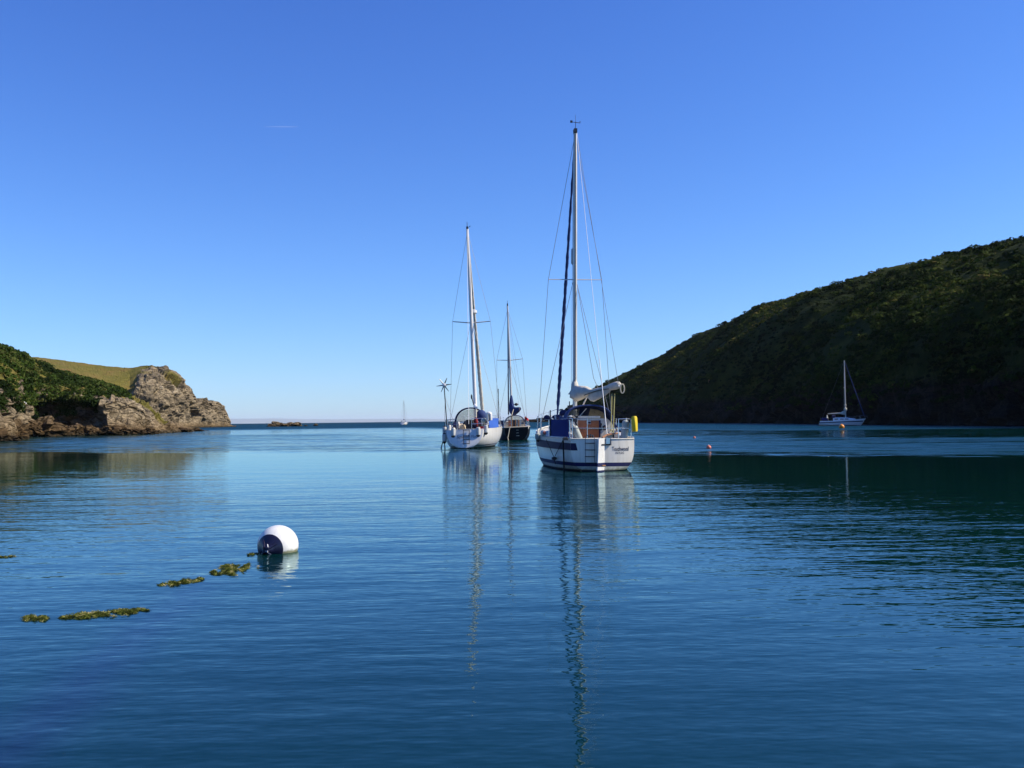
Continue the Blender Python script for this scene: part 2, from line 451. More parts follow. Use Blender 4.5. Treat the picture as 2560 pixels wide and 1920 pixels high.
# ------------------------------------------------------------------ water
def water_mat():
    m, nt, out = newmat('sea_water')
    gl = nt.nodes.new('ShaderNodeBsdfGlossy')            # mirror of the sky, a little teal like the water
    gl.distribution = 'BECKMANN'
    gl.inputs['Color'].default_value = (0.72, 0.94, 0.98, 1)
    bd = nt.nodes.new('ShaderNodeBsdfDiffuse')           # light coming back out of the water
    fr = nt.nodes.new('ShaderNodeFresnel'); fr.inputs['IOR'].default_value = 1.333
    g = nt.nodes.new('ShaderNodeNewGeometry')
    P = g.outputs['Position']
    sp = nt.nodes.new('ShaderNodeSeparateXYZ'); L(nt, P, sp.inputs[0])
    X, Y = sp.outputs[0], sp.outputs[1]
    d = mth(nt, 'SQRT', mth(nt, 'ADD', mth(nt, 'MULTIPLY', X, X), mth(nt, 'MULTIPLY', Y, Y)))
    def mapped(sx, sy, rot=0.0):
        n = nt.nodes.new('ShaderNodeMapping')
        n.inputs['Scale'].default_value = (sx, sy, 1)
        n.inputs['Rotation'].default_value = (0, 0, rot)
        L(nt, P, n.inputs['Vector']); return n.outputs[0]
    # wind streaks: long and thin across the bay
    streak = noise_n(nt, mapped(0.012, 0.06, 0.03), 1.0, 4, 0.55)
    streak2 = noise_n(nt, mapped(0.06, 0.35, -0.05), 1.0, 3, 0.55)
    # distance of the wind line lies nearer on the right-hand side of the bay
    xw = mth(nt, 'MULTIPLY_ADD', X, 0.010, 1.0)
    xw = mth(nt, 'MINIMUM', mth(nt, 'MAXIMUM', xw, 0.72), 1.35)
    dw = mth(nt, 'MULTIPLY', d, xw)
    streak3 = noise_n(nt, mapped(0.035, 0.09, 0.1), 1.0, 3, 0.55)
    dw = mth(nt, 'MULTIPLY', dw, mth(nt, 'MULTIPLY_ADD', streak, 0.5, mth(nt, 'MULTIPLY_ADD', streak3, 0.22, 0.64)))
    lg = mth(nt, 'DIVIDE', mth(nt, 'LOGARITHM', mth(nt, 'MAXIMUM', dw, 1.0), 10), 4.0)
    lp = lambda v: math.log10(v) / 4
    A = [(lp(4), 0.22), (lp(12), 0.30), (lp(19), 0.44), (lp(27), 0.26), (lp(33), 0.115), (lp(48), 0.115),
         (lp(55), 0.62), (lp(100), 0.62), (lp(120), 0.40), (lp(175), 0.42), (lp(215), 0.85), (lp(2000), 1.0)]
    amp = ramp(nt, lg, [(p, v) for p, v in A])
    # the breeze is strongest under the hill on the right, and comes in thin streaks
    lee = ramp(nt, mth(nt, 'MULTIPLY_ADD', X, 0.01, 0.5), [(0.10, 0.85), (0.30, 0.75), (0.47, 0.66), (0.60, 1.0)])
    far = ramp(nt, mth(nt, 'DIVIDE', d, 400.0), [(0.12, 0.0), (0.14, 1.0), (0.36, 1.0), (0.46, 0.0)])
    gust = mth(nt, 'MULTIPLY', lee, mth(nt, 'MULTIPLY_ADD', streak2, 1.5, 0.30))
    amp = mth(nt, 'MULTIPLY', amp, mth(nt, 'MULTIPLY_ADD', mth(nt, 'SUBTRACT', gust, 1.0), far, 1.0))
    # smooth near ripples (heights in metres) ...
    w1 = noise_n(nt, mapped(0.30, 0.75, 0.10), 1.0, 2, 0.5)
    w2 = noise_n(nt, mapped(1.1, 3.0, -0.14), 1.0, 3, 0.55)
    w3 = noise_n(nt, mapped(4.5, 9.0, 0.22), 1.0, 2, 0.5)
    fine_k = mth(nt, 'MULTIPLY_ADD', streak2, 1.6, 0.1)
    h = mth(nt, 'MULTIPLY', w1, 0.075)
    h = mth(nt, 'ADD', h, mth(nt, 'MULTIPLY', w2, 0.038))
    h = mth(nt, 'ADD', h, mth(nt, 'MULTIPLY', mth(nt, 'MULTIPLY', w3, fine_k), 0.010))
    h = mth(nt, 'MULTIPLY', h, mth(nt, 'MINIMUM', amp, 0.46))
    bn = nt.nodes.new('ShaderNodeBump')
    bn.inputs['Strength'].default_value = 1.0
    bn.inputs['Distance'].default_value = 1.0
    L(nt, h, bn.inputs['Height'])
    # ... plus the slopes of wind ripples, too small to be seen one by one farther out
    def slopes(sx, sy, scale, detail):
        n = nt.nodes.new('ShaderNodeTexNoise'); n.inputs['Scale'].default_value = scale; n.inputs['Detail'].default_value = detail
        L(nt, mapped(sx, sy, 0.05), n.inputs['Vector'])
        v = nt.nodes.new('ShaderNodeVectorMath'); v.operation = 'SUBTRACT'; v.inputs[1].default_value = (0.5, 0.5, 0.5)
        L(nt, n.outputs['Color'], v.inputs[0])
        return v.outputs[0]
    def vm(op, a_, b_):
        v = nt.nodes.new('ShaderNodeVectorMath'); v.operation = op
        for i, x in enumerate((a_, b_)):
            if isinstance(x, tuple): v.inputs[i].default_value = x
            else: L(nt, x, v.inputs[i])
        return v.outputs[0]
    S = vm('ADD', slopes(0.9, 2.4, 1.0, 3), slopes(0.28, 1.0, 1.0, 2))
    S = vm('MULTIPLY', S, (0.7, 1.35, 0.0))
    sc = nt.nodes.new('ShaderNodeVectorMath'); sc.operation = 'SCALE'
    L(nt, S, sc.inputs[0]); L(nt, mth(nt, 'MAXIMUM', mth(nt, 'SUBTRACT', amp, 0.13), 0.0), sc.inputs['Scale'])
    near = ramp(nt, mth(nt, 'DIVIDE', d, 100.0), [(0.26, 0.10), (0.40, 1.0)])
    sc2 = nt.nodes.new('ShaderNodeVectorMath'); sc2.operation = 'SCALE'
    L(nt, sc.outputs[0], sc2.inputs[0]); L(nt, near, sc2.inputs['Scale'])
    # fine cat's-paw texture close to the camera, finer than the ripples
    F = vm('MULTIPLY', slopes(9.0, 17.0, 1.0, 2), (0.16, 0.24, 0.0))
    fs = nt.nodes.new('ShaderNodeVectorMath'); fs.operation = 'SCALE'
    L(nt, F, fs.inputs[0]); L(nt, mth(nt, 'MULTIPLY', mth(nt, 'MINIMUM', amp, 0.4), fine_k), fs.inputs['Scale'])
    nn = vm('ADD', vm('ADD', bn.outputs[0], sc2.outputs[0]), fs.outputs[0])
    nz = nt.nodes.new('ShaderNodeVectorMath'); nz.operation = 'NORMALIZE'; L(nt, nn, nz.inputs[0])
    for q in (gl, bd, fr): L(nt, nz.outputs[0], q.inputs['Normal'])
    rgh = ramp(nt, amp, [(0.0, 0.015), (0.14, 0.018), (0.36, 0.03), (0.46, 0.07), (0.62, 0.27), (0.85, 0.44), (1.0, 0.48)])
    L(nt, rgh, gl.inputs['Roughness'])
    # wind-roughened water shows its tilted facets, which mirror less than a flat sea would at this low angle
    rfl = mth(nt, 'MULTIPLY', fr.outputs[0], mth(nt, 'MULTIPLY_ADD', rgh, -1.62, 1.03))
    # body colour: teal water, with a darker indigo band below the buoy line
    body = noise_n(nt, mapped(0.05, 0.09), 1.0, 3)
    col = ramp(nt, body, [(0.3, (0.0005, 0.0155, 0.0150)), (0.7, (0.0009, 0.0235, 0.0205))])
    # dark indigo band from the buoy down to the lower left: distance from a line through two points
    a, c = wat(520, 1440), wat(40, 1860)
    dx, dy = (c - a).x, (c - a).y
    ln = math.hypot(dx, dy)
    nx, ny = -dy / ln, dx / ln
    off = mth(nt, 'ADD', mth(nt, 'MULTIPLY', X, nx), mth(nt, 'MULTIPLY_ADD', Y, ny, -(a.x*nx + a.y*ny)))
    off = mth(nt, 'ADD', off, mth(nt, 'MULTIPLY_ADD', noise_n(nt, mapped(0.9, 0.9), 1.0, 3), 0.5, -0.25))
    al = mth(nt, 'ADD', mth(nt, 'MULTIPLY', X, dx/ln), mth(nt, 'MULTIPLY_ADD', Y, dy/ln, -(a.x*dx + a.y*dy)/ln))
    band = ramp(nt, mth(nt, 'ABSOLUTE', off), [(0.0, 0.75), (0.38, 0.0)])
    band = mth(nt, 'MULTIPLY', band, ramp(nt, mth(nt, 'MULTIPLY_ADD', al, 0.1, 0.2), [(0.1, 0.0), (0.3, 1.0), (0.9, 1.0), (1.0, 0.4)]))
    mx = nt.nodes.new('ShaderNodeMix'); mx.data_type = 'RGBA'
    L(nt, band, mx.inputs[0]); L(nt, col, mx.inputs[6]); mx.inputs[7].default_value = (0.003, 0.008, 0.028, 1)
    L(nt, mx.outputs[2], bd.inputs['Color'])
    ms = nt.nodes.new('ShaderNodeMixShader')
    L(nt, rfl, ms.inputs[0]); L(nt, bd.outputs[0], ms.inputs[1]); L(nt, gl.outputs[0], ms.inputs[2])
    L(nt, ms.outputs[0], out.inputs['Surface'])
    return m

wm = MB()
wm.add([(-84000, -900, 0), (84000, -900, 0), (84000, 70000, 0), (-84000, 70000, 0)], [(0, 1, 2, 3)])
tag(wm.build('water', water_mat(), smooth=False), kind='structure')

# ------------------------------------------------------------------ land
def blocky(p, s, seed=0.0):
    """angular rock relief: plates of a cell pattern, each tilted its own way"""
    q = Vector((p.x*s + seed, p.y*s + seed*0.7, p.z*s*1.4))
    q += noise.noise_vector(q * 0.8) * 0.35
    dist, pts = noise.voronoi(q)
    c = pts[0]
    h = noise.cell(c * 3.7) if hasattr(noise, 'cell') else 0
    t = noise.noise_vector(c * 5.3)
    return h * 0.7 + t.dot(q - c) * 0.9 - max(0.0, 0.18 - (dist[1] - dist[0])) * 2.2

def land(name, mat, cols, ctrl, seg, disp, grassf, amp_edge=True, ret=False):
    """terrain from cross sections: ctrl(px) gives [(x,y,z)...] from the water line up over the ridge"""
    rows = []
    for px in cols:
        C = ctrl(px)
        line = []
        for k in range(len(C) - 1):
            for i in range(seg[k]):
                line.append(C[k].lerp(C[k+1], i / seg[k]))
        line.append(C[-1])
        rows.append(line)
    A = np.array([[tuple(p) for p in r] for r in rows])
    du = np.gradient(A, axis=0); dv = np.gradient(A, axis=1)
    Nn = np.cross(du, dv); Nn /= np.linalg.norm(Nn, axis=2, keepdims=True) + 1e-9
    if Nn[:, :, 2].mean() < 0: Nn = -Nn
    m, n = A.shape[:2]
    B = A.copy()
    for i in range(m):
        for j in range(n):
            p = Vector(A[i, j]); nn = Vector(Nn[i, j])
            B[i, j] = p + nn * disp(p, nn, cols[i], j / (n - 1))
    mb = MB(); mb.grid([list(map(tuple, r)) for r in B], flip=True)
    o = mb.build(name, mat, smooth=False)
    me = o.data
    at = me.attributes.new('grass', 'FLOAT', 'POINT')
    vals = [grassf(Vector(B[i, j]), Vector(Nn[i, j]), cols[i], j / (n - 1)) for i in range(m) for j in range(n)]
    at.data.foreach_set('value', vals)
    tag(o, kind='structure')
    return o, B, Nn

def leaves(name, centers, radii, K, leaf, mat, tints, flat=0.75, up=0.35, bottom=0.25, slim=1.0):
    """many small leaf-sized quads spread through the crowns"""
    nB = len(centers)
    C = np.repeat(np.asarray(centers, float), K, axis=0)
    Rr = np.repeat(np.asarray(radii, float), K)
    n = nB * K
    v = rng.normal(size=(n, 3)); v /= np.linalg.norm(v, axis=1, keepdims=True)
    v[:, 2] = np.where(v[:, 2] < -bottom, -v[:, 2], v[:, 2])
    rad = rng.uniform(0.55, 1.08, n) ** 0.6
    P = C + v * (Rr * rad)[:, None] * np.array([1, 1, flat])
    nrm = v + rng.normal(size=(n, 3)) * 0.55 + np.array([0, 0, up])
    nrm /= np.linalg.norm(nrm, axis=1, keepdims=True)
    t = np.cross(nrm, rng.normal(size=(n, 3))); t /= np.linalg.norm(t, axis=1, keepdims=True) + 1e-9
    b = np.cross(nrm, t)
    s = leaf * rng.uniform(0.6, 1.35, n) * (0.6 + 0.4 * Rr / max(np.mean(radii), 1e-6))
    a = (t * s[:, None]); bb = b * (s * rng.uniform(0.45, 0.9, n) * slim)[:, None]
    V = np.stack([P - a, P - bb * 0.8, P + a, P + bb], axis=1).reshape(-1, 3)
    me = bpy.data.meshes.new(name)
    me.vertices.add(n * 4); me.vertices.foreach_set('co', V.astype(np.float32).ravel())
    me.loops.add(n * 4); me.loops.foreach_set('vertex_index', np.arange(n * 4, dtype=np.int32))
    me.polygons.add(n); me.polygons.foreach_set('loop_start', np.arange(0, n * 4, 4, dtype=np.int32))
    me.update(calc_edges=True)
    at = me.attributes.new('tint', 'FLOAT', 'POINT')
    tt = np.repeat(np.asarray(tints, float), K) + rng.normal(size=n) * 0.10
    at.data.foreach_set('value', np.clip(np.repeat(tt, 4), 0, 1).astype(np.float32))
    me.materials.append(mat)
    o = bpy.data.objects.new(name, me)
    COL.objects.link(o)
    return o

def scatter(B, Nn, cols, count, dens):
    """random points on a land grid, weighted by quad area and a density function"""
    m, n = B.shape[:2]
    a = B[:-1, :-1]; b = B[1:, :-1]; c = B[:-1, 1:]; e = B[1:, 1:]
    area = np.linalg.norm(np.cross(b - a, c - a), axis=2)
    W = np.zeros_like(area)
    for i in range(m - 1):
        for j in range(n - 1):
            p = Vector((a[i, j] + e[i, j]) / 2)
            W[i, j] = area[i, j] * dens(p, Vector(Nn[i, j]), cols[i], j / (n - 1))
    w = W.ravel() / W.sum()
    k = rng.choice(len(w), size=count, p=w)
    i, j = np.divmod(k, n - 1)
    u = rng.random(count)[:, None]; v = rng.random(count)[:, None]
    return (a[i, j] * (1-u) * (1-v) + b[i, j] * u * (1-v) + c[i, j] * (1-u) * v + e[i, j] * u * v)

# ---- the long hill on the right
SH = [(1330, 640), (1400, 560), (1550, 470), (1650, 420), (1800, 330), (1950, 265), (2050, 230), (2200, 190), (2400, 158), (2560, 140), (2800, 115), (3200, 88), (4000, 62), (5200, 42)]
RD = [(1330, 690), (1400, 665), (1480, 640), (1543, 620), (1670, 570), (1744, 535), (1817, 500), (1900, 460), (1968, 430), (2149, 375), (2285, 340), (2447, 305), (2560, 285), (2800, 250), (3200, 215), (4000, 170), (5200, 130)]
RY = [(1400, 1052), (1412, 1040), (1437, 1013), (1480, 977), (1543, 941), (1600, 913), (1670, 885), (1744, 845), (1817, 808), (1900, 770), (1968, 750), (2060, 726), (2149, 704), (2285, 675), (2447, 628), (2560, 597), (2800, 535), (3200, 432), (4000, 290), (5200, 120)]
GP = [(0, -0.03), (0.02, 0.02), (0.05, 0.12), (0.10, 0.24), (0.2, 0.42), (0.4, 0.62), (0.6, 0.78), (0.8, 0.90), (0.93, 0.965), (1.0, 1.0)]
def hill_ctrl(px):
    ds, dr, y = smooth_interp(SH, px), smooth_interp(RD, px), interp(RY, px)
    top = wpt(px, y, dr)
    sh = wpt(px, hor(px), ds); sh.z = 0
    out = []
    for q, g_ in GP:
        p = sh.lerp(top, q); p.z = top.z * g_
        out.append(p)
    dirv = Vector((1, 0.25, 0))
    out[0].z = -1.5
    out.append(top + dirv * 35 + Vector((0, 0, -0.5)))
    out.append(top + dirv * 160 + Vector((0, 0, -6 - 0.1 * top.z)))
    return out
def hill_disp(p, nn, px, t):
    if t < 0.01: return 0
    low = max(0.0, 1 - p.z / 14.0)
    k = min(1.0, max(0.0, p.z) / 3.0)
    big = noise.fractal(p * 0.022, 0.9, 2.0, 4) * 3.6
    gully = (abs(noise.noise(Vector((p.y * 0.03 + p.x * 0.015, p.z * 0.02, 3.3)))) - 0.2) * 8.0
    edge = min(1.0, abs(t - 0.874) / 0.13 + 0.10)          # keep the skyline where it is
    rk = blocky(p, 0.16, 5) * 2.6 * low + blocky(p, 0.5, 9) * 0.6 * low
    return (big + gully) * edge * k * 0.8 + rk
hcols = list(np.concatenate([np.linspace(1401, 2640, 250), np.linspace(2655, 5200, 60)]))
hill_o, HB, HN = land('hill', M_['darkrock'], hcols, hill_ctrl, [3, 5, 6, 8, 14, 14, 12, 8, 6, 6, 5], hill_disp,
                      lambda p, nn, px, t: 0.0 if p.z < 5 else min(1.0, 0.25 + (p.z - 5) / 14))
def hill_dens(p, nn, px, t):
    if p.z < 4.0: return 0.0
    dist = max(60.0, p.y)
    nz = noise.fractal(p * 0.035, 0.8, 2.0, 3)
    base = 0.35 + 0.65 * min(1.0, (p.z - 4) / 9)
    if px > 2700: base *= 0.35
    if px < 1700 and p.z < 14: base *= 0.35
    return base * max(0.25, 0.75 + nz * 1.0) * (260 / (dist + 120))
hp_ = scatter(HB, HN, hcols, 26000, hill_dens)
hr_ = 0.42 + 1.15 * rng.random(len(hp_)) ** 2.2
big_n = np.array([noise.fractal(Vector(p) * 0.03 + Vector((9, 0, 0)), 0.8, 2.0, 3) for p in hp_])
low_n = np.clip((hp_[:, 2] - 8) / 22, 0, 1)
ht_ = np.clip(0.30 + 0.26 * low_n + big_n * 0.75 + rng.normal(size=len(hp_)) * 0.09, 0, 0.95)  # tint darkens down the slope, painting in the shade of the lower hill
hr_ *= np.clip(0.95 + big_n * 0.5, 0.5, 1.5)
tag(leaves('hillside_scrub', hp_ - np.array([0, 0, 0.15]), hr_ * 1.25, 38, 0.34, M_['scrub'], ht_, flat=0.5), kind='stuff')

# bigger gorse and thorn bushes among the low scrub
gp_ = scatter(HB, HN, hcols, 1700, lambda p, nn, px, t: hill_dens(p, nn, px, t) * max(0.05, 0.4 + 2.2 * noise.noise(p * 0.045 + Vector((3, 1, 7)))))
gr_ = 0.9 + 1.1 * rng.random(len(gp_)) ** 1.5
tag(leaves('hillside_bushes', gp_ + np.array([0, 0, 0.25]), gr_, 80, 0.36, M_['scrub'], np.clip(0.30 + 0.5 * rng.random(len(gp_)) ** 1.6, 0, 1), flat=0.75), kind='stuff')

# ---- near bank on the left
def Z(px, d, z):
    p = wpt(px, hor(px), d); p.z = z; return p
NB = {  # px: base depth, (cliff foot py), cliff top (depth, py), ridge (depth, py)
    -1500: (45, None, 49, 7.5, 95, 16), -900: (62, None, 66, 7.0, 115, 16), -300: (92, None, 96, 985, 146, 845),
    0: (111, None, 115, 988, 165, 868), 25: (115, None, 119, 1002, 172, 877), 48: (122, None, 126, 1012, 180, 885),
    60: (138, None, 143, 992, 186, 888), 74: (178, None, 180, 994, 196, 899), 100: (184, None, 186, 994, 202, 907),
    180: (176, None, 179, 994, 218, 938), 255: (167, None, 170, 1002, 230, 958), 268: (165, None, 169, 1007, 232, 961),
    300: (167, None, 174, 1007, 234, 972), 325: (169, None, 177, 1010, 228, 990), 350: (172, None, 182, 1022, 215, 1004),
    400: (181, None, 188, 1056, 206, 1048), 450: (200, None, 205, 1068, 216, 1065), 507: (236, None, 238, 1075, 241, 1074),
    522: (246, None, 247, 1082, 249, 1082)}
nbk = sorted(NB)
def nb_ctrl(px):
    def col(j): return float(np.interp(px, nbk, [NB[k][j] for k in nbk]))
    def hz(j, dj):
        vals = []
        for k in nbk:
            v, d = NB[k][j], NB[k][dj]
            vals.append(v if v < 100 else wpt(k, v, d).z)
        return float(np.interp(px, nbk, vals))
    db, dt, dr = col(0), col(2), col(4)
    zt, zr = hz(3, 2), hz(5, 4)
    over = 1.0 if 60 < px < 262 else 0.0
    dt2 = dt - over * 2.0
    p0 = Z(px, db, -1.2); p1 = Z(px, db + 0.6, max(0.1, zt * 0.25)); p2 = Z(px, dt, zt * 0.8); p3 = Z(px, dt2, zt)
    p4 = Z(px, dr, zr)
    md = p3.lerp(p4, 0.45); md.z = zt + (zr - zt) * 0.55
    bk = p4 + Vector((-18, 14, -0.8)); bk2 = p4 + Vector((-60, 45, -4 - p4.z * 0.5))
    return [p0, p1, p2, p3, md, p4, bk, bk2]
def nb_disp(p, nn, px, t):
    if t < 0.02: return 0
    rock = 1.0 if t < 0.5 else 0.35
    if px > 320: rock = 1.0
    k = min(1.0, max(0.1, p.z / 2.0))
    s = 0.5 if px > 430 else 1.0
    return (blocky(p, 0.22, 2) * 1.3 + blocky(p, 0.7, 7) * 0.45 + noise.fractal(p * 0.1, 0.9, 2.0, 3) * 0.5) * rock * k * s
nbcols = list(np.concatenate([np.linspace(-1500, -60, 40), np.linspace(-40, 522, 190)]))
nb_o, NBB, NBN = land('near_bank', M_['rock'], nbcols, nb_ctrl, [4, 14, 5, 10, 12, 5, 4], nb_disp,
                      lambda p, nn, px, t: (0.0 if t < 0.47 or abs(nn.z) < 0.35 else 0.75) if px < 310 else (0.1 + max(0, min(0.62, (t - 0.35) * 1.6)) if px < 420 else 0.0))
def nb_dens(p, nn, px, t):
    if px > 318 or p.z < 3.6: return 0.0
    if t < 0.30 and not (60 < px < 250): return 0.0
    if px > 250 and t < 0.50: return 0.0
    if p.z < 5.5 and 60 < px < 250 and noise.noise(p * 0.3) < 0.25: return 0.0
    nz = noise.fractal(p * 0.09, 0.8, 2.0, 3)
    w = 0.6 + 0.8 * max(-0.5, nz)
    if px < 60: w *= 0.55 if t < 0.55 else 1.0
    if px < -100: w *= 0.3
    if t < 0.42: w *= 1.6
    if px > 290: w *= 0.8
    return w if t < 0.9 else w * 0.2
npb = scatter(NBB, NBN, nbcols, 5200, nb_dens)
nrr = 0.35 + 0.85 * rng.random(len(npb)) ** 1.6
nzz = np.array([noise.fractal(Vector(p) * 0.10, 0.8, 2.0, 3) for p in npb])
tag(leaves('bank_scrub', npb + np.array([0.1, -0.1, -0.25]), nrr, 60, 0.20, M_['bank'], np.clip(0.42 + nzz * 0.85 + rng.normal(size=len(npb)) * 0.12, 0, 1), flat=0.85), kind='stuff')

# ---- far headland on the left
FH = {40: (300, 330, 1000, 482, 893), 90: (330, 350, 1000, 472, 892.5), 190: (360, 372, 1000, 462, 905), 260: (380, 392, 1000, 455, 915), 325: (398, 408, 998, 450, 919.5),
      352: (404, 412, 965, 448, 918), 380: (409, 416, 968, 446, 915.5), 418: (418, 425, 978, 448, 928), 456: (431, 437, 985, 455, 947),
      483: (444, 449, 1005, 462, 971), 494: (454, 459, 1012, 470, 989), 531: (484, 488, 1025, 496, 998), 559: (507, 510, 1036, 516, 1017),
      568: (514, 516.5, 1044, 521, 1031), 571: (517, 519, 1053, 522, 1044), 584: (523, 524.5, 1063.5, 527, 1062.5), 591: (530, 531, 1068, 532, 1068)}
fhk = sorted(FH)
def fh_ctrl(px):
    col = lambda j: float(np.interp(px, fhk, [FH[k][j] for k in fhk]))
    db, dt, yt, dr, yr = (col(j) for j in range(5))
    yt, yr = min(yt, hor(px) + 4), min(yr, hor(px) + 4)
    p0 = Z(px, db, -1.5); p1 = wpt(px, yt, dt); p2 = wpt(px, yr, dr)
    a = p0.lerp(p1, 0.25); a.z = max(0.3, p1.z * 0.3)
    md = p1.lerp(p2, 0.5); md.z = p1.z + (p2.z - p1.z) * 0.56
    bk = p2 + Vector((-25, 22, -1.0)); bk2 = p2 + Vector((-90, 60, -3 - 0.6 * p2.z))
    return [p0, a, p1, md, p2, bk, bk2]
def fh_disp(p, nn, px, t):
    px = px + 26 * noise.noise(p * 0.11) if 300 < px < 400 else px
    if t < 0.02: return 0
    rock = 1.0 if t < 0.3 else 0.10 + 0.9 * min(1, max(0, (px - 318) / 45))
    k = min(1.0, max(0.12, p.z / 3.0))
    edge = min(1.0, abs(t - 0.89) / 0.20 + 0.10)
    s = 0.45 if px > 562 else (0.7 if px > 500 else 1.0)
    k *= min(1.0, max(0.05, (px - 330) / 75)) if t > 0.4 and px > 318 else 1.0
    return (blocky(p, 0.042, 3) * 2.4 + blocky(p, 0.10, 1) * 2.6 + blocky(p, 0.27, 4) * 1.2 + blocky(p, 0.8, 6) * 0.25) * rock * k * edge * s
fcols = list(np.linspace(40, 591, 270))
def fh_grass(p, nn, px, t):
    px = px + 34 * noise.noise(p * 0.09 + Vector((2, 5, 1))) if 295 < px < 405 else px
    if px < 335: return 0.05 if t < 0.22 else 0.95
    if px < 352: return 0.9 if t > 0.55 else 0.3
    nz = noise.noise(p * 0.12)
    return 0.42 + 0.35 * nz if (t > 0.48 and px < 450) else 0.10 + 0.25 * nz
fh_o, FB, FN = land('headland', M_['rock'], fcols, fh_ctrl, [3, 14, 22, 18, 16, 5, 4], fh_disp, fh_grass)

# ---- far coast across the open sea
def ridge(name, d, tab, depth, mat, nx=160, amp=3.0):
    P = []
    for px in np.linspace(tab[0][0], tab[-1][0], nx):
        zt = max(0.5, wpt(px, interp(tab, px), d).z + noise.fractal(Vector((px * 0.03, d * 0.001, 0)), 0.8, 2.0, 4) * amp)
        b0 = wpt(px, hor(px), d); u = Vector((b0.x, b0.y, 0)).normalized()
        b0.z = -0.8
        q = [b0]
        for f, hh in ((0.08, 0.35), (0.25, 0.7), (0.5, 1.0), (0.75, 0.8), (1.0, 0.0)):
            p = b0 + u * depth * f; p.z = zt * hh; q.append(p)
        P.append(q)
    mb = MB(); mb.grid(P)
    return tag(mb.build(name, mat, smooth=True), kind='structure')
M_['coast'] = pmat('far_fields_and_cliffs', (0.12, 0.13, 0.07), 0.9, var=0.3, scale=0.001)
ridge('far_coast', 60000, [(430, 1052), (560, 1046.5), (700, 1045.5), (760, 1047.5), (900, 1047.0), (980, 1046.5), (1100, 1047.0), (1180, 1048.5), (1330, 1049.5), (1480, 1049)], 6000, M_['coast'], amp=14.0)

# ---- haze: one closed box of pale air round everything
def haze_mat(dens):
    m, nt, out = newmat('pale_air')
    v = nt.nodes.new('ShaderNodeVolumePrincipled')
    v.inputs['Color'].default_value = (0.80, 0.89, 1.0, 1)
    v.inputs['Density'].default_value = dens
    v.inputs['Anisotropy'].default_value = 0.0
    L(nt, v.outputs[0], out.inputs['Volume'])
    return m
HAZE = 2.0e-5
if HAZE > 0:
    hb = MB(); hb.box((0, 35000, 149), (170000, 72400, 302))
    tag(hb.build('haze', haze_mat(HAZE), smooth=False), kind='stuff')

# ---- rocks: angular lumps
def rock(name, c, size, seed, mat, label, cat='rock', group=None, sub=4, rough=0.34, rz=0.0):
    import bmesh
    bm = bmesh.new()
    bmesh.ops.create_icosphere(bm, subdivisions=sub, radius=1.0)
    M = Matrix.Rotation(rz, 3, 'Z')
    for v in bm.verts:
        p = v.co.copy()
        p = p * (1 + 0.10 * noise.fractal(p * 1.6 + Vector((seed * 5.1, 0, 0)), 0.8, 2, 3))
        q = p.copy()
        k = blocky(q * 1.0 + Vector((seed * 3.3, seed, 0)), 1.5, seed) * rough + blocky(q, 3.6, seed + 3) * rough * 0.35
        p = p * (1 + k)
        if p.z < -0.4: p.z = -0.4 + (p.z + 0.4) * 0.3
        v.co = M @ Vector((p.x * size[0], p.y * size[1], p.z * size[2]))
    me = bpy.data.meshes.new(name); bm.to_mesh(me); bm.free()
    me.materials.append(mat)
    o = bpy.data.objects.new(name, me); COL.objects.link(o)
    o.location = c
    return tag(o, label, cat, group)

def shore_rock(px0, px1, ytop, ybase, d, seed, label, mat='rock', depthk=1.0, group='rocks along the left shore'):
    mat = 'ledge'; ytop += 5
    pc = (px0 + px1) / 2
    a, b = wpt(px0, hor(px0), d), wpt(px1, hor(px1), d)
    w = (b - a).length / 2
    top = wpt(pc, ytop, d).z
    return rock('shore_rock', Vector(((a.x + b.x) / 2, d, top * 0.22)), (w * 1.06, w * 0.9 * depthk, top * 0.80), seed, M_[mat], label, 'rock', group)

shore_rock(44, 148, 1042, 1090, 150, 1, 'big dark rounded boulder standing highest on the left shore ledge')
shore_rock(112, 178, 1056, 1090, 156, 2, 'brown broken boulder just right of the big dark one')
shore_rock(160, 212, 1058, 1088, 160, 3, 'pale-topped ledge rock in front of the shaded cove')
shore_rock(200, 252, 1060, 1088, 162, 4, 'low ochre rock at the right end of the shaded cove', depthk=1.2)
shore_rock(246, 322, 1061, 1087, 164, 5, 'long smooth ochre slab below the sunlit buttress', depthk=0.8)
shore_rock(318, 362, 1068, 1086, 170, 6, 'small ochre boulder between the smooth slab and the next')
shore_rock(352, 402, 1066, 1086, 174, 8, 'rusty brown boulder at the end of the ochre row', depthk=0.9)
shore_rock(395, 470, 1063, 1081, 205, 9, 'flat ledge rock with black shadow under it near the point')
shore_rock(452, 509, 1066, 1078, 226, 10, 'outermost low ledge rock tapering into the water at the point')
shore_rock(-12, 44, 1085, 1101, 107, 11, 'small dark wet rock at the left edge of the photo')
shore_rock(8, 62, 1044, 1096, 122, 12, 'grey sloping slab rock at the far left under the tan cliff', depthk=1.3)
shore_rock(-60, 10, 1060, 1104, 108, 13, 'ochre foot rock of the tan cliff at the left edge')

